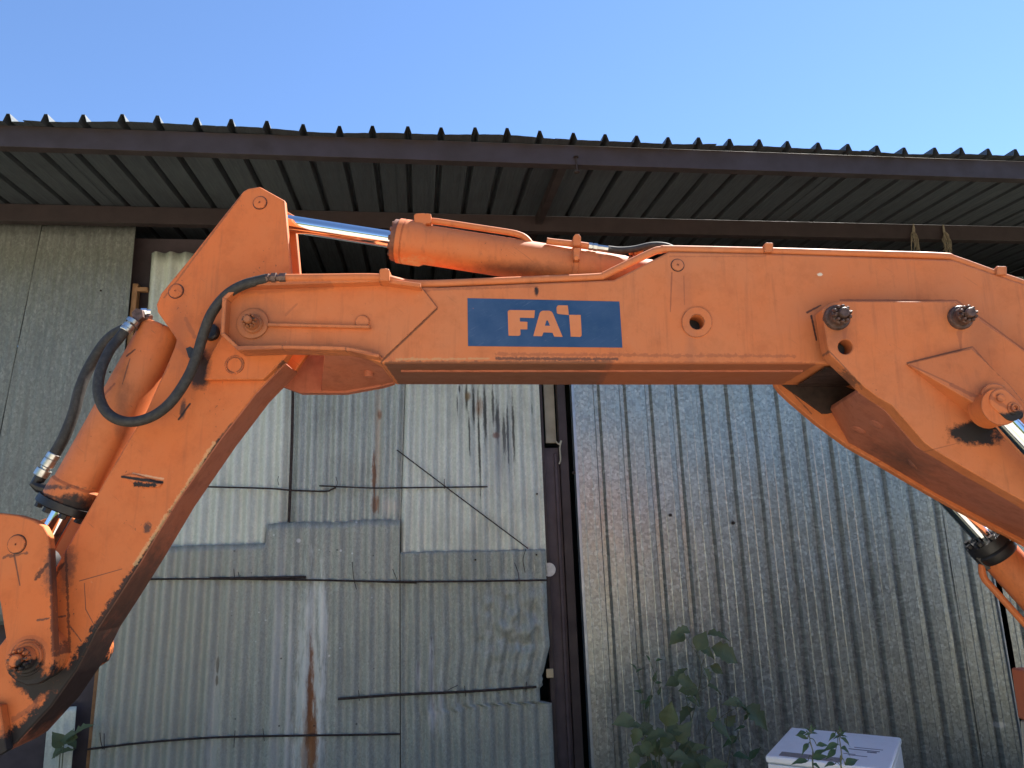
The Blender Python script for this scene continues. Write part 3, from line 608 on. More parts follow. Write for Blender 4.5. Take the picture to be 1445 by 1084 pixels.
# decal with its lettering
bm = NB(); d = D0-.0015
prism(bm, [(659.7, 421), (874, 425.8), (878.3, 490.8), (660.5, 488.6)], D0, D0-.0012, D0+.001); decal = E(bm, 'decal', M_BLUE, boom)
def z7(x, y): return (620+x/4.0139, 340+y/4.0139)
M_LET = paint('lettering_paint', (0.62, 0.19, 0.065), dirt=.2, chips=.4)
F_ = [(387, 402), (393, 395), (400, 393), (541, 395), (537, 438), (456, 436), (456, 458), (499, 460), (498, 502), (458, 502), (460, 528), (457, 536), (449, 539), (392, 538)]
A_ = [(532, 540), (568, 410), (575, 401), (585, 397), (622, 397), (634, 401), (642, 410), (698, 545), (650, 543), (641, 521), (590, 519), (581, 541)]
Ah = [(597, 482), (606, 453), (610, 450), (615, 453), (627, 482)]
I_ = [(735, 420), (800, 421), (806, 534), (803, 541), (796, 545), (744, 543)]
Q_ = [(664, 378), (668, 370), (676, 366), (727, 367), (733, 421), (671, 415), (665, 408)]
for name_, pl, hl in (('letter', F_, []), ('letter', A_, [Ah]), ('letter', I_, []), ('letter_dot', Q_, [])):
    bm = NB(); prism(bm, [z7(*p) for p in pl], D0, D0-.0022, D0-.0008, [[z7(*p) for p in h] for h in hl])
    o = E(bm, name_, M_LET); o.parent = exc
    o.parent = boom
# decal and letters hang directly under the boom (thing > part > sub-part)

# ---- pipe along the top edge, its clamps and end fittings
def pipe(name, pts, r, mat, parent=None, m=6, n=12): 
    bm = NB(); sweep(bm, spline(pts, m), r, n); return E(bm, name, mat, parent)
pp = [(403, 393.5), (450, 393.2), (520, 392.6), (546, 394.5), (575, 399.5), (610, 400.5), (700, 397), (760, 394.6), (840, 391.3), (853, 388.5), (866, 382), (918, 357), (932, 352.8), (950, 351.8), (1082, 354.6), (1200, 358), (1325, 361.8), (1348, 366.5), (1408, 388), (1480, 413), (1560, 442)]
tp = pipe('top_pipe', [L(x, y-(1.2 if x < 548 else 0), 2.062+.053*min(1, max(0, (x-548)/50))) for x, y in pp], S(5.6, 2.1), M_BOOM)
for (x, y, w, h, dd) in ((544, 391, 7, 8.5, 2.062), (1082, 352.5, 6, 6.5, 2.115), (1408, 385, 7, 6, 2.115)):
    bm = NB(); prism(bm, [(x-w, y+h), (x-w, y-h*.75), (x-w*.75, y-h), (x+w*.75, y-h), (x+w, y-h*.75), (x+w, y+h)], dd, dd-.02, dd+.03)
    cyl(bm, L(x, y-h+1, dd), L(x, y-h-3, dd), .006, n=6); E(bm, 'pipe_clamp', M_BOOM, tp, bevel=.002)
bm = NB(); p0, p1 = L(374, 393, 2.062), L(404, 392.3, 2.062); ax = (p1-p0).normalized(); ln = (p1-p0).length
lathe(bm, p0, p1, [(0, .010), (.004, .015), (.012, .015), (.013, .011), (.02, .011), (.021, .017), (.034, .017), (.035, .012), (.044, .012), (.045, .016), (ln, .016)], 8); E(bm, 'hose_coupling', M_NUT, tp)

# ---- boom cylinder on top (rod + barrel)
p_rod = L(380, 311.5, 2.24); p_base = L(941, 398.8, 2.24); axb = (p_base-p_rod).normalized()
def at_x(px): 
    y = 311.5+(px-380)*(398.8-311.5)/(941-380); return L(px, y, 2.24)
RB = S(28.8, 2.24)
h0, h1 = at_x(563), at_x(600); hl = (h1-h0).length
bm = NB(); lathe(bm, h0, p_base, [(0, RB*.9), (0, RB*1.13), (hl*.2, RB*1.13), (hl*.2, RB*1.10), (hl*.24, RB*1.10), (hl*.24, RB*1.13), (hl*.86, RB*1.13), (hl*1.02, RB), ((p_base-h0).length, RB)], 48)
bc = E(bm, 'boom_cylinder', M_CYL, label='boom cylinder lying on top of the boom')
bm = NB(); cyl(bm, p_rod, h0+axb*.01, S(12.6, 2.24), n=32); E(bm, 'piston_rod', M_CHROME, bc)
bm = NB(); lathe(bm, h0-axb*.016, h1, [(0, RB*.55), (0, RB*1.06), (.0155, RB*1.06), (.0155, RB*.9)], 40)
xx, yy, zz = frame(axb)
for k in range(12):
    a_ = 2*math.pi*k/12; q = h0-axb*.016+(xx*math.cos(a_)+yy*math.sin(a_))*RB*.86; lathe(bm, q+axb*.001, q-axb*.02, [(0, .0085), (.008, .0085)], 6)
E(bm, 'gland', M_GLAND, bc)
bm = NB(); lathe(bm, p_rod-V((0, .035, 0)), p_rod+V((0, .035, 0)), [(0, .04), (.07, .04)], 24); E(bm, 'rod_eye', M_CYL, bc)
# feed pipe on the barrel
pf = pipe('feed_pipe', [L(x, y, 2.21) for x, y in ((600, 311.5), (620, 313), (670, 320.5), (719, 328), (733, 331.5), (741, 335.5), (748, 343), (752, 352))], S(4.6, 2.21), M_CYL, bc)
bm = NB(); prism(bm, [(586, 320), (585, 308), (588, 305), (600, 304.5), (602, 306), (602, 304.5), (609, 306), (609, 318.5), (602, 319), (601, 322)], 2.21, 2.19, 2.235); E(bm, 'port_block', M_CYL, bc, bevel=.002)
p2 = pipe('return_pipe', [L(x, y, 2.19) for x, y in ((771.5, 340), (780, 341.3), (810, 344.5), (834, 348))], S(4.8, 2.19), M_CYL, bc)
bm = NB(); p0, p1 = L(830, 347.6, 2.19), L(862, 352, 2.19); lathe(bm, p0, p1, [(0, .010), (.002, .0135), (.012, .0135), (.013, .0115), (.016, .0115), (.017, .0135), (.029, .0135), (.030, .0105), ((p1-p0).length, .0105)], 8); E(bm, 'pipe_union', M_ZINC, bc)
pipe('short_hose', [L(x, y, 2.19) for x, y in ((858, 351.5), (875, 353), (895, 351.5), (918, 346.5), (935, 346.5), (947, 350), (957, 356), (966, 364))], S(4.9, 2.19), M_RUBBER, bc)
bm = NB()
for (x0, x1) in ((808, 818),):
    pts = []
for k in range(25):
    pass
cc = at_x(811); q = frame(axb)
lathe(bm, cc-axb*.008, cc+axb*.012, [(0, RB), (0, RB+.004), (.018, RB+.004), (.018, RB)], 40, close=False)
c2 = L(813, 343, 2.19); prism(bm, [(808, 350), (808, 338), (811, 334), (816, 334), (819, 338), (819, 350)], 2.19, 2.17, 2.2)
prism(bm, [(809, 368), (809, 352), (818, 352), (818, 368)], 2.16, 2.15, 2.18); cyl(bm, L(813.5, 364, 2.15), L(813.5, 364, 2.13), .009, n=6)
E(bm, 'pipe_bracket', M_CYL, bc, bevel=.001)
bm = NB(); prism(bm, [(893, 352), (902, 349), (908, 353), (906, 360), (895, 362)], 2.22, 2.2, 2.24); cyl(bm, L(888, 358, 2.22), L(903, 353, 2.22), .008, n=8); E(bm, 'port_block', M_CYL, bc, bevel=.002)

# ---- lower boom: two side plates embracing the boom, belly plate between
DL0, DL1 = 2.02, 2.435
near_hole = circ(1193, 489.5, 10.3, 26)
low = [(1160, 437), (1167, 430.5), (1185, 425), (1349, 425.2), (1394, 458), (1446, 495), (1640, 640), (1760, 800), (1700, 860), (1445, 708), (1374, 668), (1318, 634.5), (1304, 624), (1259, 572), (1238, 560), (1221, 547), (1172, 501), (1168, 487)]
bm = NB(); prism(bm, low, DL0, DL0, DL0+.052, [near_hole], (2, 15)); lb = E(bm, 'lower_boom', M_LOWER, bevel=.003)
lowfar = [(1150, 430), (1349, 425.2), (1446, 495), (1640, 640), (1760, 800), (1700, 860), (1445, 708), (1374, 668), (1318, 634.5), (1290, 622), (1240, 592), (1172, 527), (1163, 512)]
def cv(p): return L(p[0], p[1], DL0)
lowfar_px = [(1087, 500), (1090, 545), (1098, 556), (1113, 570), (1148.5, 600), (1192, 632), (1234.5, 656), (1302, 696), (1344, 719.6), (1391, 744.5), (1444, 772), (1640, 880), (1700, 830), (1590, 660), (1440, 545), (1340, 480), (1250, 470)]
bm = NB(); prism(bm, lowfar_px, DL1, DL1-.03, DL1); E(bm, 'side_plate', M_LOWER, lb, bevel=.003)
# belly plate: from the near lower edge to the far lower edge, starting behind the opening
nb = [L(x, y, DL0)+V((0, .05, .004)) for x, y in ((1222, 551), (1240, 562), (1261, 577), (1306, 629), (1320, 637.5), (1376, 671), (1447, 711), (1700, 862))]
fb = [L(x, y, DL1)+V((0, -.03, .006)) for x, y in ((1166, 583), (1192, 629), (1234.5, 653), (1290, 686), (1312, 699), (1350, 719), (1391, 741), (1600, 850))]
# keep the far edge over the same stations as the near one
bm = NB(); th = V((.004, 0, .014))
a = [bm.verts.new(p) for p in nb]; b = [bm.verts.new(p) for p in fb]; a2 = [bm.verts.new(p+th) for p in nb]; b2 = [bm.verts.new(p+th) for p in fb]
m_ = len(nb)-1
for i in range(m_):
    for q4 in ((a[i], a[i+1], b[i+1], b[i]), (a2[i], b2[i], b2[i+1], a2[i+1]), (a[i], a2[i], a2[i+1], a[i+1]), (b[i], b[i+1], b2[i+1], b2[i])): bm.faces.new(q4)
bm.faces.new((a[0], b[0], b2[0], a2[0])); bm.faces.new((a[m_], a2[m_], b2[m_], b[m_]))
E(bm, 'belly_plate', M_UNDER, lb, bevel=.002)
for (x, y) in ((1211, 607), (1236, 599), (1287, 655)):
    i = .5; c = L(x, y, 2.3 if x < 1230 else 2.18)
    # plug weld dimples: flattened domes on the belly
    q = None
    for j in range(m_):
        for tri in ((nb[j], nb[j+1], fb[j+1]), (nb[j], fb[j+1], fb[j])):
            from mathutils.geometry import intersect_ray_tri
            h = intersect_ray_tri(*tri, c, V((0, 0, 0)))  # sight line from the eye at the frame's origin
            if h: q = h; nn = (tri[1]-tri[0]).cross(tri[2]-tri[0]).normalized()
    if q:
        if nn.z > 0: nn = -nn
        bm = NB(); lathe(bm, q-nn*.003, q+nn, [(0, .024), (.005, .022), (.008, .012), (.0085, .002)], 18); E(bm, 'plug_weld', M_UNDER, lb)
M_LINER = metal('shaded_inner_steel', (.045, .024, .018), .6, 0, .7, 25)
# dark plates added inside the fork; the opening's shade is in their colour
bm = NB(); prism(bm, [(1100, 541), (1240, 541), (1240, 566), (1168, 584), (1160, 584)], DL1-.034, DL1-.038, DL1-.0305); E(bm, 'shade_liner', M_LINER, lb)
bm = NB(); a_ = [L(1168, 514.5, D0)+V((0, .02, -.003)), L(1250, 514.5, D0)+V((0, .02, -.003))]; prism_pts(bm, [a_[0], a_[1], a_[1]+V((0, .25, 0)), a_[0]+V((.01, .25, 0))], V((0, 0, -.006))); E(bm, 'shade_liner', M_LINER, lb)
bm = NB(); c = L(1190, 489, DL0); lathe(bm, c+V((0, .04, 0)), c+V((0, .06, 0)), [(0, S(11, 2)), (.01, S(11, 2))], 24); E(bm, 'bore_shade_disc', M_GREASE_SHADE, lb)  # same black disc, painting the shade inside this hole
castle(1180, 449, DL0, 18.5, M_NUT, M_NUT, lb); castle(1354, 449, DL0, 17.5, M_NUT, M_NUT, lb)
# wedge-shaped cylinder lug, growing prouder towards its pin
def wedge(bm, pts):
    """pts: [(px,py,height of the front face over the plate)]"""
    fr = []; bk = []
    for (x, y, h) in pts:
        p = L(x, y, DL0-h); fr.append(bm.verts.new(p)); bk.append(bm.verts.new(V((p.x, DL0+.001, p.z))))
    bm.faces.new(fr); n = len(pts)
    for i in range(n): bm.faces.new((fr[i], fr[(i+1) % n], bk[(i+1) % n], bk[i]))
bm = NB(); wedge(bm, [(1280, 513.5, .006), (1372, 491, .03), (1424, 543, .083), (1448, 570, .09), (1444, 590, .092), (1428, 600, .09), (1412, 594, .084), (1394, 580, .075), (1330, 543, .038)]); E(bm, 'cylinder_lug', M_LOWER, lb, bevel=.003)
bm = NB(); c = L(1404, 561, DL0-.080); lathe(bm, c, c+V((0, -.1, 0)), [(-.004, S(20, 1.93)), (.004, S(20, 1.93)), (.006, S(18.6, 1.93)), (.006, S(8, 1.93))], 36); E(bm, 'pin_collar', M_LOWER, lb, bevel=0)
bm = NB(); cp = []
for (cx_, cy_, a0) in ((1411, 565, 135), (1427, 580, -45)):
    for k in range(9):
        a_ = math.radians(a0+180-90+ -180*k/8 + 0) ; cp.append((cx_+16*math.cos(a_+math.radians(0)), cy_+16*math.sin(a_)))
def hull2(P):
    P = sorted(set((round(x, 3), round(y, 3)) for x, y in P)); 
    def half(Q):
        h = []
        for p in Q:
            while len(h) > 1 and (h[-1][0]-h[-2][0])*(p[1]-h[-2][1])-(h[-1][1]-h[-2][1])*(p[0]-h[-2][0]) <= 0: h.pop()
            h.append(p)
        return h
    a, b = half(P), half(P[::-1]); return a[:-1]+b[:-1]
ob = hull2(circ(1411, 564, 15.5, 24)+circ(1428, 580, 14.5, 24))
prism(bm, ob, DL0-.1, DL0-.104, DL0-.085); cap = E(bm, 'pin_cap', M_LOWER, lb, bevel=.003)
bm = NB(); c = L(1411, 562, DL0-.104); lathe(bm, c, c+V((0, -.05, 0)), [(-.002, .011), (.006, .011), (.008, .008), (.008, .001)], 14); 
c = L(1430, 576.5, DL0-.104); lathe(bm, c, c+V((0, -.05, 0)), [(-.002, .017), (.003, .017), (.004, .015), (.004, .011), (.010, .011), (.010, .006), (.005, .005), (.005, .001)], 18)
E(bm, 'cap_bolt', M_LOWER, lb)
# lift cylinders either side
for (d, nm) in ((1.95, 'near'), (2.49, 'far')):
    P0 = L(1401, 577, 1.95); P1 = L(1572, 577+171*1.05, 1.95); P2 = L(1760, 577+359*1.05, 1.95)
    for p in (P0, P1, P2): p.y = d
    ax2 = (P1-P0).normalized(); R = .062
    bm = NB(); lathe(bm, P1+ax2*.05, P2, [(0, R), ((P2-P1).length-.05, R)], 32); lc = E(bm, 'lift_cylinder', M_CYL)
    bm = NB(); cyl(bm, P0, P1+ax2*.02, .030, n=28); E(bm, 'piston_rod', M_CHROME, lc)
    bm = NB(); lathe(bm, P1, P2, [(0, R*.7), (0, R*1.08), (.03, R*1.12), (.032, R*1.0), (.04, R*1.12), (.06, R*1.1), (.07, R)], 32)
    for k in range(8):
        x_, y_, z_ = frame(ax2); a_ = 2*math.pi*k/8; q = P1+(x_*math.cos(a_)+y_*math.sin(a_))*R*.88; lathe(bm, q, q-ax2, [(0, .010), (.012, .010)], 6)
    E(bm, 'gland', M_GREASE_SHADE, lc)
    bm = NB(); q = P1+ax2*.05; lathe(bm, P0+V((0, -.03, 0)), P0+V((0, .03, 0)), [(0, .05), (.06, .05)], 24); E(bm, 'rod_eye', M_CYL, lc)
    bm = NB(); o_ = V((-.065, 0, -.045)); sweep(bm, spline([P1+ax2*.05+o_*.7, P1+ax2*.09+o_*1.15, P1+ax2*.16+o_*1.2, P2+o_*1.2], 5), .011, 10); E(bm, 'feed_pipe', M_CYL, lc)
    bm = NB(); q = P1+ax2*.05+o_*.75; lathe(bm, q-ax2*.02, q+ax2*.04, [(0, .016), (.05, .016)], 8); E(bm, 'port_block', M_GREASE_SHADE, lc)

# ---- stick
DS0, DS1 = 2.16, 2.292
stick_poly = [(343, 270), (350, 266), (367, 263.5), (402, 283), (411, 386), (424, 430), (424, 480), (402, 512), (359, 556), (309, 621), (246.5, 711), (196, 795), (166, 842), (134, 891), (107, 945), (71.5, 996), (24.5, 1047), (9, 1057), (-30, 1075), (-90, 1075), (-60, 985), (20, 885), (74, 808), (120, 728), (164, 650), (207, 579), (239, 507), (246, 490), (249, 479), (222, 440), (220.5, 430), (227, 414), (270, 362)]
bm = NB(); prism(bm, stick_poly, DS0, DS0, DS0+.022); stick = E(bm, 'stick', M_STICK, bevel=.004)
far_stick = stick_poly
bm = NB(); prism(bm, far_stick, DS0, DS1-.022, DS1); E(bm, 'side_plate', M_STICK, stick, bevel=.004)
def ribbon(poly, d0, d1, inset, th):
    bm = NB(); pts = [L(x, y, DS0) for x, y in poly]
    rows = []
    for i, p in enumerate(pts):
        t0 = pts[min(i+1, len(pts)-1)]-pts[max(i-1, 0)]; nn = V((-t0.z, 0, t0.x)).normalized()
        rows.append((p+nn*inset, p+nn*(inset+th)))
    R4 = [[bm.verts.new(V((q.x, d, q.z))) for q, d in ((a, d0), (a, d1), (b, d1), (b, d0))] for a, b in rows]
    for a, b in zip(R4, R4[1:]):
        for i in range(4): bm.faces.new((a[i], a[(i+1) % 4], b[(i+1) % 4], b[i]))
    bm.faces.new(R4[0]); bm.faces.new(R4[-1][::-1]); return bm
bm = ribbon(stick_poly[7:19], DS0+.004, DS1+.001, .003, -.016); E(bm, 'belly_plate', M_GRIME, stick, bevel=.002)
bm = ribbon(stick_poly[20:27][::-1], DS0+.02, DS1-.02, .004, .012); E(bm, 'back_plate', M_STICK, stick, bevel=.002)
bm = ribbon([(402, 290), (411, 386), (415, 420)], DS0+.02, DS1-.02, -.05, -.01); E(bm, 'inner_web', M_STICK, stick)
ring_groove(367, 286.5, DS0, 10.8, stick, M_STICK); ring_groove(248.5, 411, DS0, 11.5, stick, M_STICK)
bm = NB(); prism(bm, [(291, 538.5), (295, 520), (303, 500), (316, 478), (330, 470), (410, 470), (412, 500), (402, 512), (375, 538)], DS0, DS0-.024, DS0+.002); ck = E(bm, 'cheek_plate', M_STICK, stick, bevel=.003)
bm = NB(); c = L(331, 515, DS0-.024); lathe(bm, c+V((0, .001, 0)), c+V((0, -.1, 0)), [(0, S(14, 2.14)), (.003, S(13.6, 2.14)), (.003, S(11.5, 2.14)), (.0012, S(11, 2.14)), (.0012, .001)], 28); E(bm, 'pin_disc', M_STICK, stick)
bm = NB(); prism(bm, [(172, 672), (188, 668), (230, 682), (226, 688), (205, 689), (190, 684)], DS0, DS0-.006, DS0+.002); E(bm, 'broken_lug', M_STICK, stick, bevel=.003)
bm = NB(); c = L(299, 470, DS0); lathe(bm, c+V((0, .002, 0)), c+V((0, -.1, 0)), [(0, .026), (.02, .026), (.024, .022), (.024, .014)], 20); E(bm, 'hose_boss', M_GREASE_SHADE, stick)

# ---- bucket link at the lower left
link_poly = [(-60, 740), (-25, 727), (0, 724), (25, 727), (48, 734), (61, 743), (67.5, 755), (70, 775), (75.5, 925), (75, 942), (67, 957), (54, 965.5), (38, 968), (22, 962), (11, 951), (6.5, 935), (9, 908), (0, 851), (-14, 800), (-50, 790)]
DK0 = 2.085
bm = NB(); prism(bm, link_poly, DK0, DK0, DK0+.03); lk = E(bm, 'bucket_link', M_STICK, bevel=.004)
bm = NB(); prism(bm, [(x, y) for x, y in link_poly], DK0, 2.365, 2.395); E(bm, 'side_plate', M_STICK, lk, bevel=.004)
ring_groove(24, 768, DK0, 13, lk, M_STICK)
c = L(40, 928, DK0); bm = NB(); lathe(bm, c+V((0, .09, 0)), c+V((0, -.1, 0)), [(0, S(33, 2.1)), (.088, S(30, 2.1)), (.094, S(23, 2.1)), (.098, S(22, 2.1)), (.098, S(15, 2.1))], 30); E(bm, 'pin_boss', M_STICK, lk)
castle(40, 928, DK0-.006, 19.5, M_STICK, M_STICK, lk)
# ---- bucket tip hint: lower end casting of the stick
bm = NB(); prism(bm, [(-90, 1000), (0, 996), (5, 1030), (9, 1060), (-90, 1120)], 2.13, 2.13, 2.16); E(bm, 'end_plate', M_STICK, stick, bevel=.003)

# ---- stick cylinder along the stick's back
C0, C1 = L(228, 473, 2.24), L(96, 711, 2.24); axc = (C1-C0).normalized(); CL = (C1-C0).length; RC = S(31.5, 2.24)
bm = NB(); lathe(bm, C0-axc*.03, C1, [(-.0, RC*.6), (.004, RC*.86), (.02, RC), (CL-.035, RC), (CL-.028, RC*1.08), (CL+.02, RC*1.10), (CL+.028, RC*1.06)], 40)
sc_ = E(bm, 'stick_cylinder', M_CYL, label='cylinder along the back of the stick')
bm = NB(); lathe(bm, C1-axc*.006, C1+axc, [(0, RC*.8), (0, RC*1.2), (.022, RC*1.22), (.026, RC*1.15), (.026, RC*.3)], 28)
x_, y_, z_ = frame(axc)
for k in range(9):
    a_ = 2*math.pi*k/9; q = C1+axc*.02+(x_*math.cos(a_)+y_*math.sin(a_))*RC*.98; lathe(bm, q, q+axc, [(0, .011), (.014, .011)], 6)
E(bm, 'gland', M_GREASE_SHADE, sc_)
bm = NB(); cyl(bm, C1, C1+axc*.22, .031, n=28); E(bm, 'piston_rod', M_CHROME, sc_)
bm = NB(); q = C1+axc*.2; lathe(bm, q+V((0, -.05, 0)), q+V((0, .05, 0)), [(0, .055), (.1, .055)], 24); E(bm, 'rod_eye', M_GREASE_SHADE, sc_)
# ports, fittings and the two black hoses
bm = NB(); sweep(bm, [L(212, 450, 2.2), L(203, 446, 2.2), L(196, 449, 2.19), L(190, 458, 2.18)], .0135, 10)
prism(bm, [(192, 452), (190, 444), (196, 438), (205, 440), (206, 450), (198, 456)], 2.19, 2.17, 2.21); lathe(bm, L(186, 461, 2.175), L(194, 450, 2.185), [(0, .019), (.022, .019)], 6); E(bm, 'port_elbow', M_NUT, sc_, bevel=.001)
bm = NB(); lathe(bm, L(213, 441, 2.2), L(196, 441, 2.19), [(0, .009), (.01, .009), (.011, .013), (.028, .013)], 6); E(bm, 'chrome_fitting', M_CHROME, sc_)
def hose(pts, r, parent, f0=None, f1=None):
    bm = NB(); sweep(bm, spline(pts, 8), r, 14); h = E(bm, 'hose', M_RUBBER, parent)
    for e in (f0, f1):
        if not e: continue
        a_, b_ = e; ln_ = (b_-a_).length; bm = NB()
        lathe(bm, a_, b_, [(0, r*1.05), (.002, r*1.16), (ln_*.22, r*1.16), (ln_*.24, r*1.02), (ln_*.27, r*1.16), (ln_*.55, r*1.16), (ln_*.6, r*.9), (ln_*.68, r*.85), (ln_*.70, r*1.3), (ln_*.98, r*1.3), (ln_, r*1.15)], 12)
        E(bm, 'ferrule', M_ZINC, h)
    return h
H1 = [(177, 466, 2.165), (166, 480, 2.16), (154.5, 495, 2.14), (142, 523, 2.115), (138.5, 552, 2.1), (147, 577, 2.095), (164.4, 591.5, 2.09), (189, 595.3, 2.09), (217, 586.5, 2.095), (241.7, 567, 2.1), (264, 534.5, 2.105), (277, 504.6, 2.105), (287, 472, 2.1), (299, 442, 2.085), (319, 417, 2.075), (344, 402, 2.062), (376, 393.5, 2.062)]
hose([L(*p) for p in H1], S(7.2, 2.1), sc_, f0=(L(176, 467.5, 2.165), L(189, 452, 2.175)))
H2 = [(178, 463, 2.24), (160, 473, 2.25), (145, 488, 2.25), (125.5, 519.5, 2.25), (113, 549, 2.24), (105, 580, 2.24), (92.5, 613, 2.24), (78, 640, 2.24), (76, 643, 2.24)]
hose([L(*p) for p in H2], S(7.6, 2.24), sc_, f1=(L(77.5, 640, 2.24), L(57, 672, 2.24)))
bm = NB(); sweep(bm, [L(61, 667, 2.24), L(55, 677, 2.24), L(50, 683, 2.24), L(56, 688, 2.24), L(70, 692, 2.24), L(84, 696, 2.24)], .017, 10); E(bm, 'port_elbow', M_GREASE_SHADE, sc_, bevel=.001)
bm = NB(); c = L(271, 498, 2.11); prism(bm, [(264, 493), (270, 490), (276, 494), (275, 504), (268, 506)], 2.11, 2.1, 2.15); E(bm, 'hose_clip', M_GREASE_SHADE, stick, bevel=.001)
# ---- body panel at the right edge of the frame
M_BODY = paint('body_panel_paint', (0.55, 0.13, 0.045), dirt=.3)
bm = NB(); prism(bm, [(1426, 942), (1640, 934), (1640, 1008), (1436, 1014)], 3.3, 2.98, 3.3); pb = E(bm, 'side_box', M_BODY, bevel=.008)
bm = NB(); prism(bm, [(1439, 1016), (1640, 1010), (1640, 1180), (1449, 1180)], 3.3, 3.01, 3.3); E(bm, 'cream_panel', M_CREAM, pb, bevel=.006)

M_CARR = metal('grey_carrier_paint', (.10, .095, .09), .6, 0, .3, 6)  # dark grey so the panels' reflections stay dark and neutral
# unseen excavator body right of the frame, added to darken the wall panels
def LB(x, d, u): return V((x, d, u))
zg = -CAM_H+.06
bm = NB(); prism_pts(bm, [LB(2.5, 1.15, -.95), LB(2.62, 1.15, -.55), LB(3.0, 1.15, -.35), LB(5.4, 1.15, -.2), LB(5.6, 1.15, -.5), LB(5.55, 1.15, -.95)], V((0, 2.1, 0))); ch = E(bm, 'unseen_carrier', M_CARR, bevel=.03)
bm = NB(); prism_pts(bm, [LB(3.1, 1.2, -.28), LB(3.2, 1.2, 1.0), LB(3.4, 1.2, 1.25), LB(4.6, 1.2, 1.25), LB(4.7, 1.2, -.2)], V((0, .85, 0))); cb = E(bm, 'unseen_cab', M_CARR, bevel=.04)
M_GLASS = metal('cab_glass', (.03, .035, .035), .08, 0, .1)
bm = NB(); prism_pts(bm, [LB(3.25, 1.192, .1), LB(3.32, 1.192, .95), LB(3.48, 1.192, 1.12), LB(4.5, 1.192, 1.12), LB(4.56, 1.192, .1)], V((0, .006, 0))); E(bm, 'side_window', M_GLASS, cb)
bm = NB(); prism_pts(bm, [LB(3.12, 1.28, .1), LB(3.187, 1.28, .95), LB(3.187, 1.97, .95), LB(3.12, 1.97, .1)], V((-.006, 0, 0))); E(bm, 'front_window', M_GLASS, cb)
bm = NB(); prism_pts(bm, [LB(4.75, 1.3, -.2), LB(4.75, 1.3, .5), LB(5.5, 1.3, .4), LB(5.5, 1.3, -.2)], V((0, 1.8, 0))); E(bm, 'unseen_engine_cover', M_CARR, bevel=.04)
bm = NB(); prism_pts(bm, [LB(2.0, 2.1, -.72), LB(2.1, 2.1, -.35), LB(2.6, 2.1, -.3), LB(2.6, 2.1, -.8)], V((0, .26, 0))); E(bm, 'boom_foot', M_CARR, bevel=.02)
for xw in (3.0, 5.0):
    for dw in (1.05, 2.95):
        p_ = LB(xw, dw, zg+.5); bm = NB(); lathe(bm, p_, p_+V((0, .4, 0)), [(0, .28), (0, .44), (.05, .5), (.35, .5), (.4, .44), (.4, .28)], 36); wh = E(bm, 'unseen_wheel', M_RUBBER)
        bm = NB(); lathe(bm, p_+V((0, .03, 0)), p_+V((0, .4, 0)), [(0, .12), (.0, .275), (.34, .275), (.34, .12)], 28); E(bm, 'wheel_rim', M_CARR, wh)

# ------------------------------------------------------------------ steel rods wired across the sheets
def rod(label, px, Y, r, ties, group='thin rusty rods wired across the sheets'):
    pts = [W(x, y, Y) for x, y in px]; org = (pts[0]+pts[-1])/2
    bm = NB(); pl = spline(pts, 6) if len(pts) > 2 else [pts[0].lerp(pts[1], i/12)+V((0, 0, .002*math.sin(i*2.1))) for i in range(13)]
    sweep(bm, pl, r, 8); o = finish(bm, 'steel_rod', M_RUST, None, org); tag(o, label, 'rod', group)
    for tpts in ties:
        bm = NB(); q = [W(x, y, Y-.010) for x, y in tpts]; sweep(bm, spline(q, 4) if len(q) > 2 else q, .0022, 6); finish(bm, 'wire_tie', M_RUST, o, org)
    return o
YR = 4.945
rod('bent rod end crossing from the pale sheet to the rusted one', [(290, 687), (380, 689.5), (411, 692), (458, 693.5), (467, 691), (474, 688)], YR+.02, .0055, [[(393, 672), (392, 678), (393.5, 685)]])
rod('straight rod crossing above the diagonal wire on the streaked sheet', [(450.6, 685.7), (525, 688.8), (570, 688.5), (688, 687)], YR+.012, .0048, [[(474, 673), (476, 682), (473, 690)], [(627, 676), (627, 690)]])
rod('thin rod slanting down to the right over the pale streaked sheet', [(560, 635), (650, 703), (745, 774)], YR+.01, .004, [])
rod('thick rusty rod on the left of the longest row', [(296, 816), (330, 816.3), (431.6, 814.5)], YR, .0085, [[(330, 803), (331, 817)], [(336, 807), (338, 816)]])
rod('long thin rod along the middle row reaching behind the stick', [(205, 817.5), (300, 817), (432, 818.6), (500, 820), (588, 822.5)], YR+.002, .0058, [[(497, 793), (499, 815), (503, 832)], [(554, 803), (560, 818)]])
rod('rod across the torn sheet in the middle row', [(511, 820.5), (563, 821), (660, 820.5), (772, 818.8)], YR-.008, .006, [[(726, 794), (731, 808), (733, 824)], [(742, 775), (738, 790), (741, 808)]])
rod('slightly rising rod low on the torn sheet', [(477, 986.5), (563, 980.5), (660, 976), (757, 969.5)], YR-.004, .0075, [[(506, 974), (507, 989)], [(655.5, 968), (657, 983)], [(743, 962), (742, 976)], [(632, 974), (640, 970), (646, 967)]])
rod('lowest rod rising from the wooden post', [(124, 1057.5), (200, 1048.5), (300, 1041), (400, 1038.5), (480, 1037.5), (565, 1036)], YR+.004, .006, [[(141, 1034), (142, 1045), (145, 1057)], [(147, 1035), (147, 1058)], [(331.7, 1031), (330, 1055)], [(371, 1028), (373, 1046)]])
rod('upright dark rod between the pale and the rusted sheet', [(413.4, 520), (412.5, 600), (409.5, 690), (407.5, 737)], 4.975, .0095, [], None)
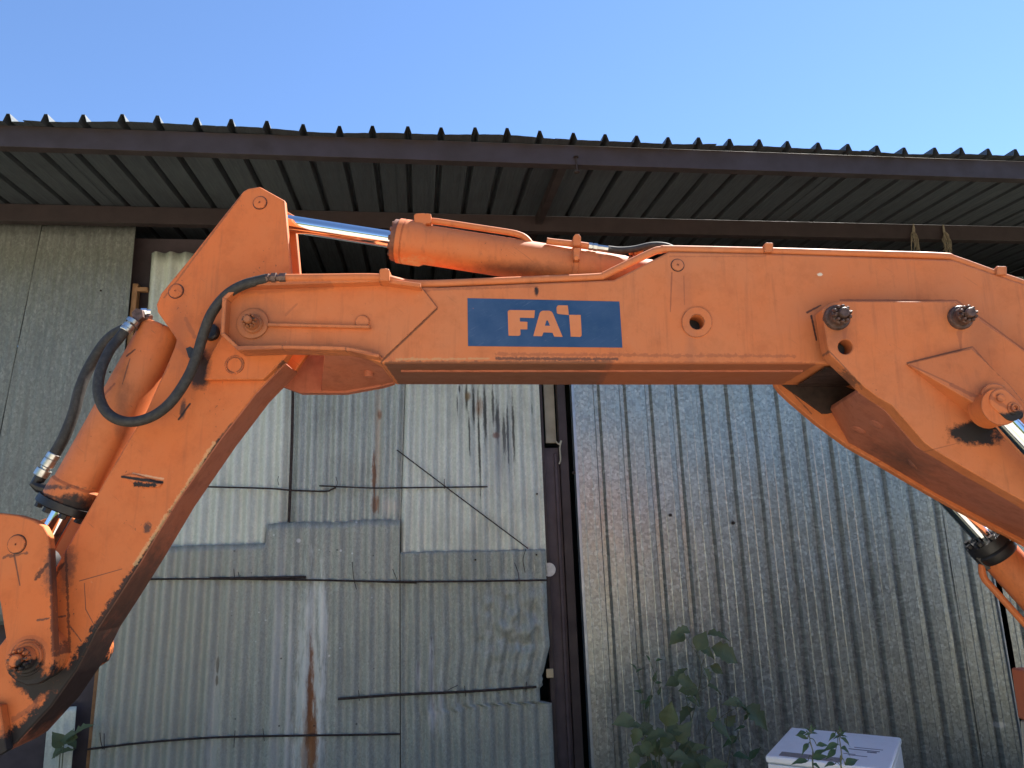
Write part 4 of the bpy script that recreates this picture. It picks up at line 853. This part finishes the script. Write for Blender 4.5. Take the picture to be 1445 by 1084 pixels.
# loose dry tufts hanging from the inner purlin
M_STRAW = metal('dry_straw', (.30, .26, .18), .9, 0, .4, 40)
def tuft(label, px0, px1, seedv):
    random.seed(seedv); a, b = W(*px0, 4.852), W(*px1, 4.852); org = a.copy(); bm = NB()
    for i in range(16):
        m = a.lerp(b, random.uniform(.3, .6))+V((random.uniform(-.03, .03), random.uniform(-.02, 0), 0)); e = a.lerp(b, random.uniform(.7, 1.05))+V((random.uniform(-.035, .04), random.uniform(-.02, .0), 0))
        sweep(bm, spline([a+V((random.uniform(-.004, .004), 0, 0)), a.lerp(b, .25)+V((random.uniform(-.01, .01), 0, 0)), m, e], 4), .0028, 5)
    tag(finish(bm, 'dried_tuft', M_STRAW, None, org), label, 'dried plant', 'dry tufts hanging under the eave')
tuft('thin dry straw tuft, the narrower one hanging under the inner beam', (1289, 316), (1291, 358), 3)
tuft('dry straw tuft with a bushier loop hanging under the inner beam', (1331, 317), (1337, 362), 5)

# ------------------------------------------------------------------ washing machine
t = NT('white_enamel'); nz = t.noise(12, 5, .6); c = t.mix(t.ramp(nz, .5, .8), (.82, .83, .83), (.72, .72, .70)); M_WHITE = t.go(c, .35)
M_PRINT = metal('grey_print', (.12, .12, .14), .6, 0, .1); M_SLOT = metal('smoked_plastic', (.22, .18, .18), .3, 0, .2)
zt = CAM_H-.95
q0, q1, q2 = WZ(1068.8, 1064.8, zt), WZ(1117, 1026.6, zt), WZ(1265.8, 1038.7, zt)
e1 = q1-q0; ex = (q2-q1).normalized()*.6+V((e1.y, -e1.x, 0)).normalized()*.4; ex.normalize(); wlen = (q2-q1).length*1.03; ey = V((-ex.y, ex.x, 0)); dlen = abs((q1-q0).dot(ey)); 
o3 = q1-ey*dlen
wm = thing('washing_machine', 'white washing machine standing under the galvanised panels, weeds in front', 'washing machine', (o3.x, o3.y, 0), rot=(0, 0, math.atan2(ex.y, ex.x)))
def wb(lo, hi, name, mat, parent=None, bevel=.004):
    bm = NB(); box(bm, lo, hi); return finish(bm, name, mat, parent or wm, V((0, 0, 0)), bevel)
wb((0, .008, .03), (wlen, dlen, zt-.032), 'body', M_WHITE, bevel=.01); wb((-.004, -.004, zt-.03), (wlen+.004, dlen+.004, zt), 'lid', M_WHITE, bevel=.008)
wb((.05, .02, zt-.002), (wlen*.62, .085, zt+.002), 'tray_recess', M_SLOT, bevel=.001)
fpnl = wb((.004, 0, zt-.16), (wlen-.004, .0075, zt-.034), 'control_panel', M_WHITE, bevel=.003)
for (x0, x1, y0, y1) in ((.62, .88, .30, .31), (.66, .90, .345, .35), (.78, .86, .27, .285), (.6, .7, .2, .205), (.64, .8, .18, .185)):
    wb((wlen*x0, dlen*y0*1.5, zt), (wlen*x1, dlen*y1*1.5+.004, zt+.0006), 'print_mark', M_PRINT, bevel=0)
# round badge and the two letters beside it
bm = NB(); lathe(bm, V((.045, .0, zt-.062)), V((.045, -1, zt-.062)), [(0, .0135), (.001, .0135)], 20); finish(bm, 'badge', M_PRINT, wm)
def glyph(polys):
    bm = NB()
    for (x0, z0, x1, z1) in polys: box(bm, (x0, -.001, z0), (x1, .002, z1))
    finish(bm, 'letter', M_PRINT, wm)
zb = zt-.073
glyph([(.064, zb, .069, zb+.022), (.0691, zb, .080, zb+.0045)])
glyph([(.086, zb, .091, zb+.022), (.0911, zb+.0175, .104, zb+.022), (.0911, zb, .104, zb+.0045), (.0995, zb+.0046, .104, zb+.011), (.096, zb+.0085, .0994, zb+.011)])
for x in (.17, .215, .25): wb((x, -.0008, zt-.085), (x+.022, .002, zt-.080), 'print_mark', M_PRINT, fpnl, 0)
for x in (.02, wlen-.05):
    for y in (.03, dlen-.05): wb((x, y, 0), (x+.03, y+.03, .029), 'foot', M_RUBBER)

# ------------------------------------------------------------------ weeds
def leaf_mat(name, a, b):
    t = NT(name); oi = t.n('ObjectInfo', 5); nz = t.noise(30, 4, .6); c = t.mix(t.math('ADD', t.math('MULTIPLY', oi, .6), t.math('MULTIPLY', nz, .4)), a, b)
    t.set(t.p.inputs['Subsurface Weight'], 0.0)
    tr = t.t.nodes.new('ShaderNodeBsdfTranslucent'); t.set(tr.inputs[0], c); mx = t.t.nodes.new('ShaderNodeMixShader'); mx.inputs[0].default_value = .3
    t.go(c, .55); t.t.links.new(t.p.outputs[0], mx.inputs[1]); t.t.links.new(tr.outputs[0], mx.inputs[2]); t.t.links.new(mx.outputs[0], t.out.inputs[0]); return t.m
M_LEAF = leaf_mat('weed_leaf', (.10, .135, .06), (.20, .235, .11)); M_LEAF2 = leaf_mat('amaranth_leaf', (.05, .10, .04), (.10, .16, .07)); M_STEM = metal('green_stem', (.13, .14, .07), .6, 0, .3)
def leaf_mesh(name, outline, mat, droop=.25):
    """outline: half-widths along the length 0..1, folded along the midrib and drooping"""
    bm = NB(); n = len(outline); rows = []
    for i, w in enumerate(outline):
        x = i/(n-1); z = -droop*x*x
        rows.append([bm.verts.new((x, w*s, z+abs(s)*w*.35+.02*math.sin(i*2.3+s))) for s in (-1, -.5, 0, .5, 1)])
    for a, b in zip(rows, rows[1:]):
        for i in range(4): bm.faces.new((a[i], b[i], b[i+1], a[i+1]))
    bmesh.ops.remove_doubles(bm, verts=bm.verts, dist=.002)
    me = bpy.data.meshes.new(name); bm.to_mesh(me); bm.free(); me.materials.append(mat)
    for p in me.polygons: p.use_smooth = True
    return me
LOBED = [leaf_mesh('lobed_leaf', o, M_LEAF, d) for o, d in (((.02, .20, .34, .26, .40, .30, .36, .22, .10, .005), .3), ((.02, .26, .30, .38, .24, .34, .20, .16, .05, .003), .5), ((.02, .16, .30, .36, .38, .33, .25, .16, .07, .003), .15))]
LANCE = [leaf_mesh('lance_leaf', o, M_LEAF2, d) for o, d in (((.03, .10, .17, .20, .19, .15, .09, .04, .003), .35), ((.03, .12, .2, .22, .19, .13, .08, .03, .003), .7))]
def add_leaf(me, parent, pos, direction, size, roll=0.0, name='leaf'):
    x = direction.normalized(); z0 = V((0, -.55, .85)); z0 = (z0-x*z0.dot(x)).normalized(); y0 = z0.cross(x)
    y = y0*math.cos(roll)+z0*math.sin(roll); z = x.cross(y)
    o = bpy.data.objects.new(name, me); COL.objects.link(o); o.parent = parent
    o.matrix_local = Matrix(((x.x*size, y.x*size, z.x*size, pos.x), (x.y*size, y.y*size, z.y*size, pos.y), (x.z*size, y.z*size, z.z*size, pos.z), (0, 0, 0, 1)))
    return o
def weed(label, cat, base_px, Y, stems, meshes, seedv, group=None, r=.004):
    """stems: list of (pixel path from the ground up, [(t, size px, side)])"""
    random.seed(seedv); b = W(*base_px, Y); b.z = 0
    root = thing('weed', label, cat, b, group)
    for path, leaves in stems:
        pts = [W(x, y, Y+dy) for x, y, dy in path]; g = pts[0].copy(); g.z = 0; g.x = pts[0].x*.7+b.x*.3; pl = spline([g]+pts, 6)
        bm = NB(); sweep(bm, pl, lambda t: r*(1-.75*t), 6); finish(bm, 'stem', M_STEM, root, b)
        for (lx, ly, spx, ang) in leaves:
            tip = W(lx, ly, Y+random.uniform(-.08, .08)); near = min(pl, key=lambda p: (p-tip).length)
            sz = spx*1.15*Y/F_PX
            dirv = V((math.cos(math.radians(ang)), random.uniform(-.5, .1), math.sin(math.radians(ang))))
            start = tip-dirv.normalized()*sz*.5
            bm = NB(); sweep(bm, spline([near, near.lerp(start, .6)+V((0, 0, .01)), start], 3), .0014, 5); finish(bm, 'leaf_stalk', M_STEM, root, b)
            add_leaf(random.choice(meshes), root, start-b, dirv, sz, random.uniform(-.5, .5))
    return root
weed('tall weed with broad lobed leaves climbing before the galvanised panels', 'weed', (965, 1084), 4.55, [
    ([(968, 1060, 0), (980, 1000, .02), (990, 950, 0), (985, 925, -.03), (972, 908, -.04)], [(962, 889, 22, 170), (955, 901, 26, 200), (1014, 894, 26, 5), (990, 904, 26, 60), (999, 918, 24, -20), (1024, 922, 34, -25), (1000, 953, 20, 100), (1012, 945, 18, -30)]),
    ([(970, 1070, .05), (975, 1020, .05), (968, 985, .02), (965, 958, 0)], [(959, 948, 18, 60), (970, 961, 24, -10), (949, 963, 20, 190), (973, 973, 24, 170), (984, 981, 22, -40), (1010, 972, 22, -20), (967, 1004, 26, 190), (978, 990, 18, -30)]),
    ([(990, 1070, 0), (1010, 1020, 0), (1045, 995, -.02)], [(1035, 990, 22, 160), (1050, 998, 30, -30), (1071, 1011, 34, -40), (1022, 1030, 28, -20), (1031, 1016, 18, 50), (1005, 1008, 18, 80)]),
    ], LOBED, 11)
weed('low dark weed with rounded leaves at the foot of the galvanised panels', 'weed', (930, 1084), 4.4, [
    ([(925, 1070, 0), (905, 1035, 0), (885, 1019, 0)], [(880, 1018, 28, 180), (900, 1022, 22, 10), (910, 1030, 22, 200), (897, 1040, 20, 240)]),
    ([(930, 1070, 0), (938, 1040, 0), (944, 1010, 0)], [(944, 1008, 30, 80), (926, 1035, 26, 170), (952, 1030, 22, 10), (964, 1033, 28, 60), (941, 1045, 22, 200)]),
    ([(920, 1080, 0), (905, 1068, 0), (898, 1062, 0)], [(902, 1064, 30, 200), (915, 1052, 26, 60), (893, 1075, 22, 230), (930, 1056, 24, 20), (921, 1078, 30, 150)]),
    ([(950, 1080, 0), (965, 1060, 0), (975, 1045, 0)], [(972, 1052, 30, 40), (960, 1070, 30, 160), (984, 1072, 28, -20), (944, 1064, 30, 110), (988, 1056, 22, 20), (997, 1076, 26, -10), (975, 1082, 28, 170), (1010, 1080, 26, 30)]),
    ], LOBED, 12, r=.005)
weed('thin flowering weed stems with tiny leaves before the panels', 'weed', (920, 1084), 4.6, [
    ([(912, 1050, 0), (906, 980, 0), (898, 945, 0)], [(895, 940, 10, 120), (902, 945, 10, 40), (903, 975, 10, 150), (909, 990, 10, 20)]),
    ([(916, 1050, 0), (918, 985, 0), (925, 955, 0)], [(924, 956, 12, 80), (915, 985, 12, 200), (930, 962, 10, 20), (913, 995, 12, 230)]),
    ([(940, 1040, 0), (935, 1000, 0), (931, 975, 0)], [(930, 930, 9, 30), (915, 928, 8, 110), (930, 975, 10, 80)]),
    ([(1030, 1060, 0), (1040, 1040, 0), (1052, 1012, 0)], [(1053, 1010, 12, 70), (1045, 1025, 12, 170), (1030, 1045, 20, 200), (1050, 1064, 26, 10), (1064, 1062, 22, 50)]),
    ], LANCE, 13)
def amar(x0, top, side):
    lv = []; y = 1079; s = side; rr = random.Random(int(x0))
    while y > top+6:
        k = rr.uniform(.8, 1.25); droop = rr.uniform(-35, 40)
        lv.append((x0+s*rr.uniform(8, 17), y+rr.uniform(-2, 2), (19-(1084-y)*.12)*k, droop if s > 0 else 180-droop)); s = -s if rr.random() < .8 else s; y -= rr.uniform(4.5, 9)
    lv += [(x0-3, top+4, 8, 120), (x0+3, top+3, 9, 60), (x0, top, 7, 90), (x0+5, top+8, 9, 10), (x0-5, top+9, 8, 170)]
    return lv
weed('left of two upright leafy stems in front of the washing machine', 'weed', (1147, 1084), 2.55, [([(1150, 1110, 0), (1149, 1070, 0), (1143, 1045, 0), (1142, 1030, 0)], amar(1145, 1026, 1))], LANCE, 21, 'leafy stems in front of the washing machine', .0035)
weed('right of two upright leafy stems in front of the washing machine', 'weed', (1187, 1084), 2.6, [([(1190, 1110, 0), (1188, 1070, 0), (1185, 1045, 0), (1182, 1032, 0)], amar(1186, 1030, -1))], LANCE, 22, 'leafy stems in front of the washing machine', .0035)
weed('green weed at the foot of the wooden post on the left', 'weed', (100, 1084), 4.9, [
    ([(88, 1075, 0), (92, 1045, 0), (104, 1028, 0)], [(108, 1030, 30, 60), (96, 1042, 20, 180), (101, 1050, 16, -20)]),
    ([(84, 1075, 0), (86, 1060, 0), (82, 1044, 0)], [(81, 1044, 20, 110), (90, 1060, 18, 30), (78, 1062, 18, 200)])], LOBED, 31)
